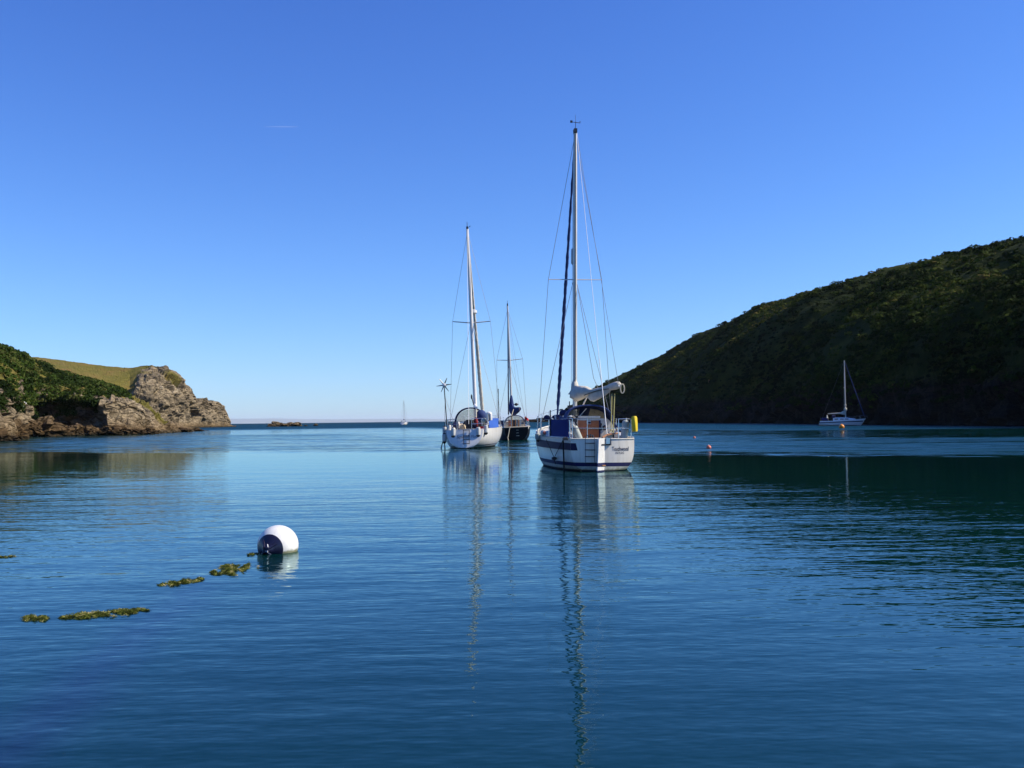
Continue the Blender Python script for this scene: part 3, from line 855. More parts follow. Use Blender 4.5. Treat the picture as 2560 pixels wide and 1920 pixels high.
def islet(px0, px1, ytop, d, seed, label, mat='rock', dk=0.8, cat='islet'):
    a, b = wpt(px0, hor(px0), d), wpt(px1, hor(px1), d)
    top = wpt((px0 + px1) / 2, ytop, d).z
    return rock('rock_islet', Vector(((a.x + b.x) / 2, d, top * 0.15)), ((b - a).length / 2, (b - a).length / 2 * dk, top * 0.85), seed, M_[mat], label, cat, 'rocks out in the bay', sub=4, rough=0.4)
islet(667, 716, 1055.5, 480, 21, 'jagged dark rock islet, left one of the touching pair in the bay')
islet(708, 750, 1055.0, 484, 22, 'tan humped rock islet, right one of the touching pair in the bay')
islet(783, 795, 1059.5, 520, 23, 'tiny rounded rock barely above water right of the islet pair')
islet(1322, 1385, 1046.0, 900, 24, 'low black islet on the horizon left of the nearest yacht', 'darkrock')
islet(760, 768, 1062.6, 490, 25, 'pale wet rock tip awash between the islet pair and the tiny rock')

# ================================================================== boats
class Boat:
    """frame of one boat: x to starboard, y forward from the stern, z up from the waterline"""
    def __init__(s, name, X, Y, yaw, heel, label, spec, cat='sailing yacht', group=None):
        s.M = Matrix.Translation((X, Y, 0)) @ Matrix.Rotation(R(yaw), 4, 'Z') @ Matrix.Rotation(R(heel), 4, 'Y')
        s.Mi = s.M.inverted()
        s.root = empty(name, s.M, label, cat, group)
        s.sp = spec; s.L = spec['L']
    def at(s, px, py, yl):
        """local point where the sight line through a photo pixel meets the plane y = yl of the boat"""
        o = s.Mi @ Vector((0, 0, CAMZ)); r = s.Mi.to_3x3() @ ray(px, py)
        return o + r * ((yl - o.y) / r.y)
    def w(s, p): return s.M @ Vector(p)
    # hull surface
    def par(s, y):
        sp = s.sp
        return (smooth_interp(sp['b'], y), smooth_interp(sp['zs'], y), interp(sp['zk'], y), interp(sp['n'], y), interp(sp['m'], y))
    def half(s, y, z):
        b, zs, zk, n, m = s.par(y)
        t = min(1, max(0, (z - zk) / max(0.01, zs - zk)))
        return b * max(0.0, 1 - (1 - t) ** n) ** (1 / m)
    def yy(s, y, z):
        zs0 = s.sp['zs'][0][1]
        return y - s.sp.get('rake', 0) * (zs0 - z) / zs0 * max(0, 1 - y / 2.0)
    def hp(s, y, z, side, off=0.0):
        return (side * (s.half(y, z) + off), s.yy(y, z), z)
    def tr(s, u, z, off=0.0):
        x = u * s.half(0, z)
        return (x, s.yy(0, z) - s.sp.get('bulge', 0.1) * (1 - u * u) - off, z)
    def tr_x(s, x, z, off=0.0):
        h = max(0.05, s.half(0, z)); u = max(-1, min(1, x / h))
        return (x, s.yy(0, z) - s.sp.get('bulge', 0.1) * (1 - u * u) - off, z)
    def sheer(s, y, side, inset=0.0, dz=0.0):
        b, zs, *_ = s.par(y)
        return Vector((side * max(0.0, b - inset), s.yy(y, zs), zs + dz))
    def hull(s, mat, tmat=None, ny=30, nz=16, tname='transom'):
        for side, nm in ((-1, 'port'), (1, 'starboard')):
            pass
        mb = MB()
        for side in (-1, 1):
            P = []
            for i in range(ny + 1):
                y = s.L * i / ny
                b, zs, zk, *_ = s.par(y)
                P.append([s.hp(y, zk + (zs - zk) * (j / nz) ** 1.3, side) for j in range(nz + 1)])
            mb.grid(P, flip=(side > 0))
        s.hullo = mb.build('hull', mat, s.root)
        _, zs, zk, *_ = s.par(0)
        T = [[s.tr(u, zk + (zs - zk) * (j / nz) ** 1.3) for u in np.linspace(-1, 1, 21)] for j in range(nz + 1)]
        mb = MB(); mb.grid(T)
        s.trans = mb.build(tname, tmat or mat, s.root)
        return s.hullo
    def band(s, name, z0, z1, mat, y0=0.0, y1=None, off=0.004, transom=True, slant=0.0, sides=(-1, 1), ny=40):
        """stripe following the hull skin between heights z0 and z1 (functions or numbers)"""
        f0 = z0 if callable(z0) else (lambda y: z0)
        f1 = z1 if callable(z1) else (lambda y: z1)
        y1 = s.L if y1 is None else y1
        mb = MB()
        for side in sides:
            P = []
            for i in range(ny + 1):
                row = []
                for j in range(4):
                    k = j / 3
                    y = y0 + slant * (1 - k) * (1 - i / ny) + (y1 - y0 - slant * (1 - k) * (1 - i / ny)) * i / ny if False else y0 + slant * (1 - k) + (y1 - y0 - slant * (1 - k)) * i / ny
                    zk = s.par(y)[2]; zs = s.par(y)[1]
                    z = min(max(f0(y) + (f1(y) - f0(y)) * k, zk), zs)
                    row.append(s.hp(y, z, side, off))
                P.append(row)
            mb.grid(P, flip=(side > 0))
        if transom:
            mb.grid([[s.tr(u, f0(0) + (f1(0) - f0(0)) * j / 3, off) for u in np.linspace(-1.003, 1.003, 21)] for j in range(4)])
        return mb.build(name, mat, s.root)
    def deck(s, mat, hole=None, well=0.5, ny=30, wellmat=None):
        mb = MB(); ys = sorted(set(list(np.linspace(0, s.L, ny + 1)) + (list(hole[:2]) if hole else [])))
        us = [-1, -0.8, -0.6, -0.3, 0, 0.3, 0.6, 0.8, 1]
        def pt(y, u):
            b, zs, *_ = s.par(y)
            yb = s.yy(y, zs)
            if y == 0: yb -= s.sp.get('bulge', 0.1) * (1 - u*u)
            return (u * b, yb, zs - 0.03 + 0.05 * b * (1 - u*u))
        for a, c in zip(ys[:-1], ys[1:]):
            for u0, u1 in zip(us[:-1], us[1:]):
                if hole and a >= hole[0] - 1e-6 and c <= hole[1] + 1e-6 and abs(u0 + u1) / 2 < hole[2]: continue
                mb.add([pt(a, u0), pt(a, u1), pt(c, u1), pt(c, u0)], [(0, 1, 2, 3)])
        s.decko = mb.build('deck', mat, s.root, smooth=False)
        if hole:
            w = [k for k in us if k < hole[2] + 0.15]; uu = max(k for k in us if k <= hole[2])
            y0, y1 = hole[0], hole[1]
            q = [pt(y0, -uu), pt(y0, uu), pt(y1, uu), pt(y1, -uu)]
            b_ = [(p[0]*0.93, p[1], well) for p in q]
            mb = MB(); mb.add(q + b_, [(0, 4, 5, 1), (1, 5, 6, 2), (2, 6, 7, 3), (3, 7, 4, 0), (4, 7, 6, 5)])
            mb.build('cockpit', wellmat or mat, s.root, smooth=False)
    def toerail(s, mat, h=0.05, w=0.03):
        mb = MB()
        for side in (-1, 1):
            mb.tube([s.sheer(y, side, 0.02, 0.0 + h/2) for y in np.linspace(0.02, s.L - 0.02, 30)], h * 0.6, 5)
        mb.build('toe_rail', mat, s.root)
    def wire(s, name, pts, r=0.006, mat=None, parent=None):
        mb = MB(); mb.tube(pts, r, 4)
        return mb.build(name, mat or M_['wire'], parent or s.root)
    def rope(s, pts, r, mat, label, name='rope', cat='rope', group=None):
        """a rope that only hangs from the boat: a thing of its own"""
        mb = MB(); mb.tube([s.w(p) for p in pts], r, 6)
        return tag(mb.build(name, mat), label, cat, group)
    def lettering(s, text, px, py, h, width, mat, shear=0.15, off=0.008, name='lettering', on='transom', bold=0.02):
        cu = bpy.data.curves.new('txt', 'FONT'); cu.body = text; cu.size = 1; cu.shear = shear; cu.offset = bold
        cu.align_x = 'CENTER'; cu.resolution_u = 3
        to = bpy.data.objects.new('txt', cu); COL.objects.link(to)
        bpy.context.view_layer.update()
        me = bpy.data.meshes.new_from_object(to.evaluated_get(bpy.context.evaluated_depsgraph_get()))
        bpy.data.objects.remove(to)
        co = np.empty(len(me.vertices) * 3); me.vertices.foreach_get('co', co); co = co.reshape(-1, 3)
        x0, x1 = co[:, 0].min(), co[:, 0].max()
        c = s.at(px, py, 0)
        V = [s.tr_x(c.x + (p[0] - (x0 + x1) / 2) / (x1 - x0) * width, c.z + (p[1] - 0.33) * h, off) for p in co]
        me.vertices.foreach_set('co', np.array(V).ravel())
        me.update()
        me.materials.clear(); me.materials.append(mat)
        me.name = name
        o = bpy.data.objects.new(name, me); COL.objects.link(o); o.parent = s.root
        return o

def arch(w, h, n=17, e=2.5, lo=0.0):
    out = []
    for k in range(n):
        a = math.pi * (lo + (1 - 2 * lo) * k / (n - 1))
        c, s_ = math.cos(a), math.sin(a)
        out.append((-w * math.copysign(abs(c) ** (2 / e), c), h * abs(s_) ** (2 / e)))
    return out

def fender(boat, p, length, r, tilt, label, group, mat='fender', ends='rubber', rope_to=None, mesh_from=None):
    """cylindrical fender hanging by its lanyard; p = local point of its top"""
    M = boat.M @ Matrix.Translation(p) @ Euler(tilt).to_matrix().to_4x4()
    t = empty('fender', M, label, 'fender', group)
    mb = MB()
    prof = [(0, 0.35), (0.02, 0.75), (0.07, 0.97), (0.14, 1), (0.86, 1), (0.93, 0.97), (0.98, 0.75), (1, 0.35)]
    mb.tube([(0, 0, -length * a) for a, _ in prof], [r * k for _, k in prof], 12)
    mb.build('fender_body', M_[mat], t)
    if ends:
        mb = MB(); mb.tube([(0, 0, -length * 0.985), (0, 0, -length - r*0.35), (0, 0, -length - r*0.95)], [r * 1.02, r * 0.9, r * 0.18], 12)
        mb.build('fender_end', M_[ends], t)
        mb = MB(); mb.tube([(0, 0, r*0.5), (0, 0, r*0.25), (0, 0, -length*0.02)], [r * 0.2, r * 0.6, r * 0.75], 12)
        mb.build('fender_end', M_['whiterope'] if ends != 'rubber' else M_[ends], t)
    else:
        mb = MB(); mb.tube([(0, 0, 0.08), (0, 0, 0.02), (0, 0, -0.02)], [r * 0.15, r * 0.3, r * 0.4], 10)
        mb.build('fender_eye', M_['fenderg'], t)
    if rope_to is not None:
        q = M.inverted() @ boat.w(rope_to)
        mb = MB(); mb.tube([(0, 0, 0.02), q], 0.012, 5); mb.build('lanyard', M_['blackrope'], t)
    return t

M_['darkred'] = pmat('dark_red_cloth', (0.20, 0.012, 0.016), 0.85, var=0.3)
# ------------------------------------------------------------------ the nearest yacht
specA = dict(L=9.2, rake=0.06, bulge=0.20,
    b=[(0, 1.06), (1, 1.28), (2.2, 1.40), (4, 1.48), (5.5, 1.41), (7, 1.08), (8.4, 0.48), (9.2, 0.03)],
    zs=[(0, 1.04), (4, 1.09), (9.2, 1.45)],
    zk=[(0, -0.12), (2, -0.45), (5, -0.55), (7.8, -0.5), (8.5, 0.1), (9.2, 1.38)],
    n=[(0, 3.6), (4, 3.4), (7, 2.0), (9.2, 1.3)], m=[(0, 2.4), (4, 2.3), (7, 1.5), (9.2, 1.0)])
A = Boat('sailing_yacht', 2.93, 32.0, 6.8, 0.75, 'nearest white sailing yacht with navy stripes, wooden companionway and blue sprayhood', specA, group='yachts moored in the bay')
A.hull(M_['gel'])
A.band('antifouling', -0.11, 0.03, M_['foul'])
A.band('boot_stripe', 0.15, 0.275, M_['boot'])
A.band('waterline_band', 0.034, 0.146, M_['scum'], off=0.003)
A.band('side_stripe', lambda y: 0.67 + 0.004 * y, lambda y: 0.90 + 0.012 * y, M_['navy'], y0=0.14, y1=8.6, transom=False, slant=-0.0)
# slanted tail of the stripe runs round onto the port quarter
mb = MB(); P = []
for j in range(4):
    k = j / 3; z = 0.665 + 0.235 * k
    h = A.half(0, z)
    P.append([A.tr_x(-(h - (0.16 + 0.05 * (1 - k)) * i / 5), z, 0.005) for i in range(6)])
mb.grid(P); mb.build('stripe_tail', M_['navy'], A.root)
mb = MB(); mb.grid([[A.hp(y, 0.665 + 0.235 * k / 3, -1, 0.004) for y in np.linspace(0.0, 0.16, 3)] for k in range(4)], flip=True); mb.build('stripe_tail', M_['navy'], A.root)
A.deck(M_['deck'], hole=(0.35, 2.9, 0.6), well=0.5)
A.toerail(M_['deck'], 0.05)
# transom capping
mb = MB(); mb.tube([(p[0], p[1], p[2] + 0.005) for p in (A.tr(u, 1.035) for u in np.linspace(-1, 1, 21))], 0.022, 6)
mb.build('transom_rail', M_['gel'], A.root)
# cabin trunk
mb = MB(); rings = []
for y, hw, zt in ((2.9, 1.02, 1.62), (3.6, 1.04, 1.64), (5.2, 0.92, 1.60), (6.4, 0.68, 1.52), (7.0, 0.5, 1.30)):
    z0 = A.par(y)[1] - 0.05
    rings.append([Vector((-hw, y, z0)), Vector((-hw * 0.93, y, zt - 0.07)), Vector((-hw * 0.78, y, zt)), Vector((0, y, zt + 0.06)), Vector((hw * 0.78, y, zt)), Vector((hw * 0.93, y, zt - 0.07)), Vector((hw, y, z0))])
mb.loft(rings); cab = mb.build('cabin', M_['gel'], A.root, smooth=False)
for sd in (-1, 1):
    for y in (3.7, 4.6, 5.5):
        hw = interp([(2.9, 1.02), (3.6, 1.04), (5.2, 0.92), (6.4, 0.68)], y) + 0.0
        mb = MB(); mb.box((sd * hw * 0.98, y, 1.36), (0.05, 0.5, 0.16)); mb.build('cabin_window', M_['window'], cab)
# aft bulkhead with its wooden washboards
ybk = 2.84
bl, br = A.at(1414, 1080, ybk), A.at(1541, 1080, ybk)
zt = A.at(1475, 1046, ybk).z
mb = MB(); prof = [(bl.x, 0.85), (br.x, 0.85), (br.x, A.at(1541, 1066, ybk).z), (br.x - 0.35, zt), (bl.x + 0.35, zt), (bl.x, A.at(1414, 1062, ybk).z)]
mb.loft([[Vector((x, ybk + d, z)) for x, z in prof] for d in (-0.03, 0.05)]); bulk = mb.build('bulkhead', M_['gel'], A.root, smooth=False)
wl_, wr_ = A.at(1449, 1070, ybk - 0.06), A.at(1497, 1070, ybk - 0.06)
zb, ztp = 0.70, A.at(1475, 1050.5, ybk - .06).z
comp = None
nb_ = 3
for k in range(nb_):
    za, zc = zb + (ztp - zb) * k / nb_, zb + (ztp - zb) * (k + 1) / nb_
    mb = MB(); mb.box(((wl_.x + wr_.x) / 2, ybk - 0.06, (za + zc) / 2), (wr_.x - wl_.x, 0.045, zc - za - 0.012)); mb.build('washboard', M_['teak'], A.root)
for x in (wl_.x - 0.03, wr_.x + 0.03):
    mb = MB(); mb.box((x, ybk - 0.065, (zb + ztp) / 2), (0.05, 0.06, ztp - zb)); mb.build('door_post', M_['teak'] if x < 0 else M_['navyC'], A.root)
mb = MB(); q = A.at(1472, 1056, ybk - 0.1); mb.box((q.x, q.y, q.z), (0.15, 0.03, 0.12)); vn = mb.build('vent_cover', M_['fender'], A.root)
mb = MB(); mb.box((q.x + 0.02, q.y - 0.02, q.z - 0.01), (0.09, 0.02, 0.07)); mb.build('vent_grille', M_['navy'], vn)
# hatch slide over the companionway
mb = MB(); mb.box(((wl_.x + wr_.x) / 2, 3.25, zt + 0.05), (0.8, 0.95, 0.07)); mb.build('hatch', M_['gel'], A.root, smooth=False)
# instrument dial and winch-handle clips
q = A.at(1512, 1069, ybk - 0.05); mb = MB(); mb.disc(q, (0, 1, 0), 0.085, 0.05, 20); di = mb.build('instrument_dial', M_['dark'], A.root)
mb = MB(); mb.disc((q.x, q.y - 0.03, q.z), (0, 1, 0), 0.05, 0.012, 16); mb.build('dial_glass', M_['wood'], di)
q = A.at(1501.5, 1067, ybk - 0.05); mb = MB()
mb.tube([(q.x, q.y, q.z + 0.13), (q.x + 0.03, q.y, q.z + 0.10), (q.x - 0.005, q.y, q.z), (q.x + 0.03, q.y, q.z - 0.11), (q.x - .03, q.y, q.z - .13)], 0.022, 6); mb.build('winch_handle', M_['dark'], A.root)
# coamings
for sd in (-1, 1):
    mb = MB(); mb.loft([[Vector((sd * (hw - 0.16), y, z0)), Vector((sd * (hw - 0.13), y, zt_)), Vector((sd * (hw + 0.02), y, zt_)), Vector((sd * (hw + 0.07), y, z0))] for y, hw, z0, zt_ in ((0.35, 0.80, 1.0, 1.14), (1.2, 0.92, 1.0, 1.22), (2.8, 1.05, 1.02, 1.34))])
    mb.build('coaming', M_['gel'], A.root, smooth=False)
    mb = MB(); c = (sd * 0.92, 1.7, 1.24); mb.tube([c, (c[0], c[1], 1.34), (c[0], c[1], 1.40)], [0.075, 0.055, 0.075], 12); mb.build('winch', M_['steel'], A.root)
# sprayhood
hl, hr = A.at(1415, 1048, 2.6), A.at(1530, 1052, 2.6)
cx, hw = (hl.x + hr.x) / 2, (hr.x - hl.x) / 2
zbase = 1.60; htop = A.at(1480, 1013.5, 2.6).z - zbase
def hoop(y, w, h, e=2.6, z0=zbase, n=21): return [Vector((cx + a, y, z0 + b_)) for a, b_ in arch(w, h, n, e)]
h0, h1, h2 = hoop(2.52, hw, htop), hoop(2.95, hw * 1.0, htop * 1.0), hoop(3.25, hw * 0.97, htop * 0.93)
mb = MB(); mb.sheet([h0, h1, h2], 0.02); hood = mb.build('sprayhood', M_['blueC'], A.root)
mb = MB(); mb.tube(h0, 0.026, 6); mb.build('hood_frame', M_['blueC'], hood)
base = [Vector((cx + a, 3.95 - 0.35 * (a / hw) ** 2, 1.63)) for a, _ in arch(hw * 0.94, 1, 21, 2.6)]
def lerp_row(a, b_, t): return [p.lerp(q_, t) for p, q_ in zip(a, b_)]
mb = MB(); mb.sheet([lerp_row(h2, base, t)[0:21] for t in (0.0, 0.13)], 0.012); mb.build('screen_border', M_['blueC'], hood)
mb = MB(); mb.sheet([lerp_row(h2, base, t) for t in (0.80, 1.0)], 0.012); mb.build('screen_border', M_['blueC'], hood)
wr_rows = [lerp_row(h2, base, t) for t in np.linspace(0.12, 0.82, 5)]
for i0, i1 in ((2, 9), (11, 19)):
    mb = MB(); mb.sheet([r[i0:i1 + 1] for r in wr_rows], 0.004); mb.build('screen_window', M_['vinyl'], hood)
for i0, i1 in ((0, 2), (9, 11), (19, 20)):
    mb = MB(); mb.sheet([[p + Vector((0, -0.006, 0.006)) for p in r[i0:i1 + 1]] for r in wr_rows], 0.014); mb.build('screen_strip', M_['blueC'], hood)
# side wings of the hood running down and aft to the coaming
for sd, pts in ((1, [(1527, 1045, 2.5), (1536, 1058, 2.2), (1553, 1078, 1.5), (1535, 1076, 2.6)]),):
    P = [A.at(*p) for p in pts]
    mb = MB(); mb.sheet([[P[0], P[0].lerp(P[1], .6), P[2]], [P[3].lerp(P[0], .5), P[3].lerp(P[2], 0.3), P[2] + Vector((0, 0, -0.12))]], 0.015); mb.build('hood_wing', M_['blueC'], hood)
P = [A.at(1415, 1046, 2.55), A.at(1400, 1040, 3.6), A.at(1398, 1052, 3.6), A.at(1412, 1058, 2.55)]
mb = MB(); mb.sheet([[P[0], P[1]], [P[3], P[2]]], 0.015); mb.build('hood_wing', M_['blueC'], hood)
mb = MB(); q0, q1 = A.at(1447, 1047, 2.7), A.at(1478, 1048.5, 2.7); mb.tube([q0, (q0.x, q0.y, q0.z), q1, q1 + Vector((0.04, 0, -0.05))], 0.022, 6); mb.build('grab_rail', M_['steel'], hood)
mb = MB(); q0, q1 = A.at(1466, 1021, 2.9), A.at(1447, 1043, 2.9); mb.tube([q0, q1], 0.018, 5); mb.build('hood_brace', M_['whiterope'], hood)

# mast and rig
ym = 5.25
def mast_pt(px, py): return A.at(px, py, ym)
mfoot = Vector((mast_pt(1437, 960).x, ym, 1.55)); mtop = A.at(1438, 330, ym); mtop.x = mfoot.x + 0.02
mb = MB(); mb.tube([mfoot, mfoot.lerp(mtop, 0.5), mfoot.lerp(mtop, 0.9), mtop], [0.085, 0.083, 0.078, 0.062], 14, sq=0.8)
mast = mb.build('mast', M_['alu'], A.root)
mb = MB(); mb.tube([mfoot + Vector((0, -0.083, 1.4)), mtop + Vector((0, -0.062, -0.1))], 0.018, 6); mb.build('sail_track', M_['dark'], mast)
mb = MB(); mb.box(mtop + Vector((0, 0, 0.03)), (0.12, 0.26, 0.16)); mb.build('masthead', M_['dark'], mast)
mb = MB(); mb.tube([mtop + Vector((0, 0, 0.05)), mtop + Vector((0.02, 0, 0.40))], 0.012, 5)
v0 = mtop + Vector((0.02, 0, 0.36)); mb.tube([v0 + Vector((-0.19, 0, 0.03)), v0 + Vector((0.18, 0, -0.0))], 0.012, 5)
mb.box(v0 + Vector((-0.17, 0, 0.04)), (0.09, 0.012, 0.09)); mb.tube([v0 + Vector((0.17, 0, 0)), v0 + Vector((0.17, 0, 0.08))], 0.012, 5)
mb.build('wind_vane', M_['dark'], mast)
mb = MB(); mb.tube([mtop + Vector((0.03, 0.1, 0)), mtop + Vector((0.03, 0.1, 0.7))], 0.006, 4); mb.build('aerial', M_['dark'], mast)
zsp = A.at(1437, 699, ym).z
sl, sr = A.at(1371, 698.5, ym), A.at(1504.5, 699.5, ym)
sprd = []
for e in (sl, sr):
    mb = MB(); mb.tube([Vector((mfoot.x, ym, zsp + 0.0)), e], [0.032, 0.022], 6, sq=0.6); mb.build('spreader', M_['alu'], mast)
qa, qb = A.at(1428, 621, ym + 0.15), A.at(1443, 661, ym + 0.15)
mb = MB(); mb.tube([(( qa.x+qb.x)/2, ym + 0.2, qb.z), ((qa.x+qb.x)/2, ym + 0.2, qb.z + 0.04), ((qa.x+qb.x)/2, ym + 0.2, qa.z - 0.04), ((qa.x+qb.x)/2, ym + 0.2, qa.z)], [0.08, 0.115, 0.115, 0.09], 10); mb.build('radar_reflector', M_['fender'], mast)
hound = mfoot.lerp(mtop, 0.965)
bowp = A.sheer(9.15, 1, 0.03, 0.05); bowp.x = 0
ftop = hound + Vector((0, 0.1, 0))
lo = ftop.lerp(bowp, 0.965); hi = ftop.lerp(bowp, 0.03)
# furled headsail: spiral-wrapped blue cloth, fuller low down
pts, rr = [], []
for i in range(90):
    t = i / 89; p = hi.lerp(lo, t)
    r_ = 0.036 + 0.034 * min(1, t * 1.6) + 0.008 * math.sin(i * 2.1) * (0.35 + t) + 0.006 * math.sin(i * 0.77)
    if t > 0.93: r_ *= max(0.45, 1 - (t - 0.93) * 7)
    pts.append(p + Vector((0.004 * math.sin(i * 1.1), 0, 0))); rr.append(r_)
mb = MB(); mb.tube(pts, rr, 10); mb.build('furled_headsail', M_['blueC'], A.root)
A.wire('forestay', [ftop, bowp], 0.012)
mb = MB(); mb.tube([bowp.lerp(ftop, 0.02), bowp.lerp(ftop, 0.032)], 0.11, 12); mb.build('furler_drum', M_['dark'], A.root)
chain = {-1: (sl, A.sheer(4.9, -1, 0.03)), 1: (sr, A.sheer(4.9, 1, 0.03))}
for sd, (tip, cp) in chain.items():
    A.wire('shroud', [hound + Vector((sd*0.06, 0, 0)), tip, cp], 0.0085)
    A.wire('shroud', [Vector((mfoot.x + sd*0.07, ym, zsp - 0.1)), A.sheer(4.55, sd, 0.03)], 0.0085)
bs = A.at(1517.5, 1086, 0.1)
bmid = A.at(1504, 960, 0.9)
A.wire('backstay', [mtop + Vector((0.05, -0.1, -0.05)), mtop.lerp(bs, 0.78)], 0.008, M_['whiterope'])
A.wire('backstay', [mtop.lerp(bs, 0.78) + Vector((0.01, 0, 0)), bs], 0.014, M_['whiterope'])
# boom, stowed mainsail under its cover
goose = Vector((mfoot.x, ym - 0.12, A.at(1437, 990, ym).z))
bend = A.at(1549, 963, 2.3)
boomd = (bend - goose)
mb = MB(); mb.tube([goose, bend], 0.055, 10); boom = mb.build('boom', M_['alu'], A.root)
def bp(t, dz=0.0, dx=0.0): return goose + boomd * t + Vector((dx, 0, dz))
rings = []
side = boomd.cross(Vector((0, 0, 1))).normalized()
prof = [(-0.09, 0.10, 0.05, 0.06), (-0.06, 0.26, 0.10, 0.15), (0.02, 0.36, 0.22, 0.20), (0.10, 0.37, 0.20, 0.22), (0.20, 0.32, 0.16, 0.20), (0.30, 0.22, 0.12, 0.15), (0.38, 0.10, 0.10, 0.11), (0.48, 0.085, 0.085, 0.10), (0.60, 0.09, 0.085, 0.10), (0.74, 0.10, 0.09, 0.10), (0.84, 0.15, 0.11, 0.12), (0.93, 0.16, 0.12, 0.12), (0.985, 0.13, 0.11, 0.10), (1.0, 0.06, 0.06, 0.05)]
for t, up, dn, wd in prof:
    c = bp(t); ring = []
    for k in range(14):
        a = 2 * math.pi * k / 14
        h_ = math.sin(a); rr_ = 1 + 0.30 * noise.noise(Vector((t * 11, k * 1.1, 4.0)))
        ring.append(c + side * (wd * math.cos(a) * rr_) + Vector((0, 0, (up if h_ > 0 else dn) * h_ * rr_)))
    rings.append(ring)
mb = MB(); mb.loft(rings); cover = mb.build('sail_cover', M_['sail'], A.root)
# collar of the cover running up round the mast, and its forward flap
mb = MB(); zc = goose.z
mb.tube([Vector((mfoot.x - 0.0, ym - 0.06, zc + 0.15)), Vector((mfoot.x + 0.0, ym - .03, zc + 0.38)), Vector((mfoot.x + 0.0, ym, zc + 0.52)), Vector((mfoot.x - .02, ym, zc + 0.66))], [0.17, 0.15, 0.11, 0.05], 10); mb.build('cover_collar', M_['sail'], cover)
mb = MB(); mb.sheet([[A.at(1433, 966, ym + .1), A.at(1444, 968, ym - .2)], [A.at(1422, 983, ym + .2), A.at(1433, 985, ym - .15)], [A.at(1420, 984.5, ym + .2), A.at(1426, 985, ym - .1)]], 0.03); mb.build('cover_flap', M_['sail'], cover)
for t in (0.13, 0.20, 0.85):
    c = bp(t); mb = MB()
    wd = interp([(p[0], p[3]) for p in prof], t); up = interp([(p[0], p[1]) for p in prof], t)
    mb.tube([c - side * (wd * 1.04) + Vector((0, 0, -0.1)), c - side * (wd * 1.06) + Vector((0, 0, up * 0.35)), c - side * wd * 0.75 + Vector((0, 0, up * 0.68))], 0.022, 5); mb.build('cover_tie', M_['dark'], cover)
# bunt of the sail hanging under the boom
rings = []
for t, dn, wd in ((0.28, 0.13, 0.04), (0.36, 0.30, 0.07), (0.43, 0.36, 0.09), (0.55, 0.31, 0.10), (0.70, 0.22, 0.09), (0.80, 0.12, 0.04)):
    c = bp(t) + Vector((0, 0, -0.02)); ring = []
    for k in range(10):
        a = math.pi * (0.05 + 0.9 * k / 9)
        ring.append(c + side * (wd * math.cos(a) * (1 + 0.1 * noise.noise(Vector((t * 7, k, 1))))) + Vector((0, 0, -dn * math.sin(a))))
    rings.append(ring)
mb = MB(); mb.loft(rings); mb.build('sail_bunt', M_['sail'], A.root)
mb = MB(); mb.tube([bp(t, -0.055 - .03 * math.sin(t * 8)) - side * (0.115 if side.y > 0 else -0.115) for t in np.linspace(.27, .82, 12)], .014, 5); mb.build('crease_shade', M_['dark'], cover)  # dark tube standing in for the shaded crease between cover and bunt
mb = MB(); ps = []
for k in range(15):
    a = 2 * math.pi * k / 14; ps.append(bend + Vector((0.10 + 0.07 * math.cos(a), 0, -0.12 + 0.16 * math.sin(a))))
mb.tube(ps, 0.022, 6, cap=False); mb.build('rope_coil', M_['rope'], boom)
A.wire('topping_lift', [mtop + Vector((0.05, -0.1, -0.1)), bend + Vector((-0.05, 0, 0.1))], 0.007)
A.wire('reefing_line', [Vector((mfoot.x + 0.1, ym, zsp - 0.2)), A.at(1484, 945, 4.4), A.at(1497, 975, 4.3)], 0.010)
# mainsheet falls
ms0, ms1 = A.at(1533, 985, 2.4), A.at(1530, 1092, 1.2)
for dx in (-0.05, 0.05):
    mb = MB(); mb.tube([ms0 + Vector((dx, 0, 0)), ms1 + Vector((dx * 0.7, 0, 0))], 0.02, 6); mb.build('mainsheet', M_['olive'], A.root)
mb = MB(); mb.tube([ms1 + Vector((0.06, 0, 0.1)), ms1 + Vector((0.05, 0, -0.35))], 0.02, 6); mb.build('mainsheet', M_['blackrope'], A.root)
# kicker and halyards
mb = MB(); mb.tube([Vector((mfoot.x + 0.05, ym - 0.1, 1.75)), bp(0.3, -0.08)], 0.03, 6); mb.build('kicker', M_['alu'], A.root)
mb = MB(); mb.tube([Vector((mfoot.x - 0.19, ym + 0.1, goose.z - 0.2)), Vector((mfoot.x - 0.19, ym + .1, 1.6))], 0.02, 5); mb.box(Vector((mfoot.x - 0.19, ym + 0.1, goose.z - 0.42)), (0.14, 0.12, 0.12)); mb.build('mast_fitting', M_['dark'], A.root)
A.wire('halyard', [Vector((mfoot.x - 0.13, ym + 0.05, goose.z - 0.1)), mtop + Vector((-0.06, 0.05, -0.4))], 0.006)

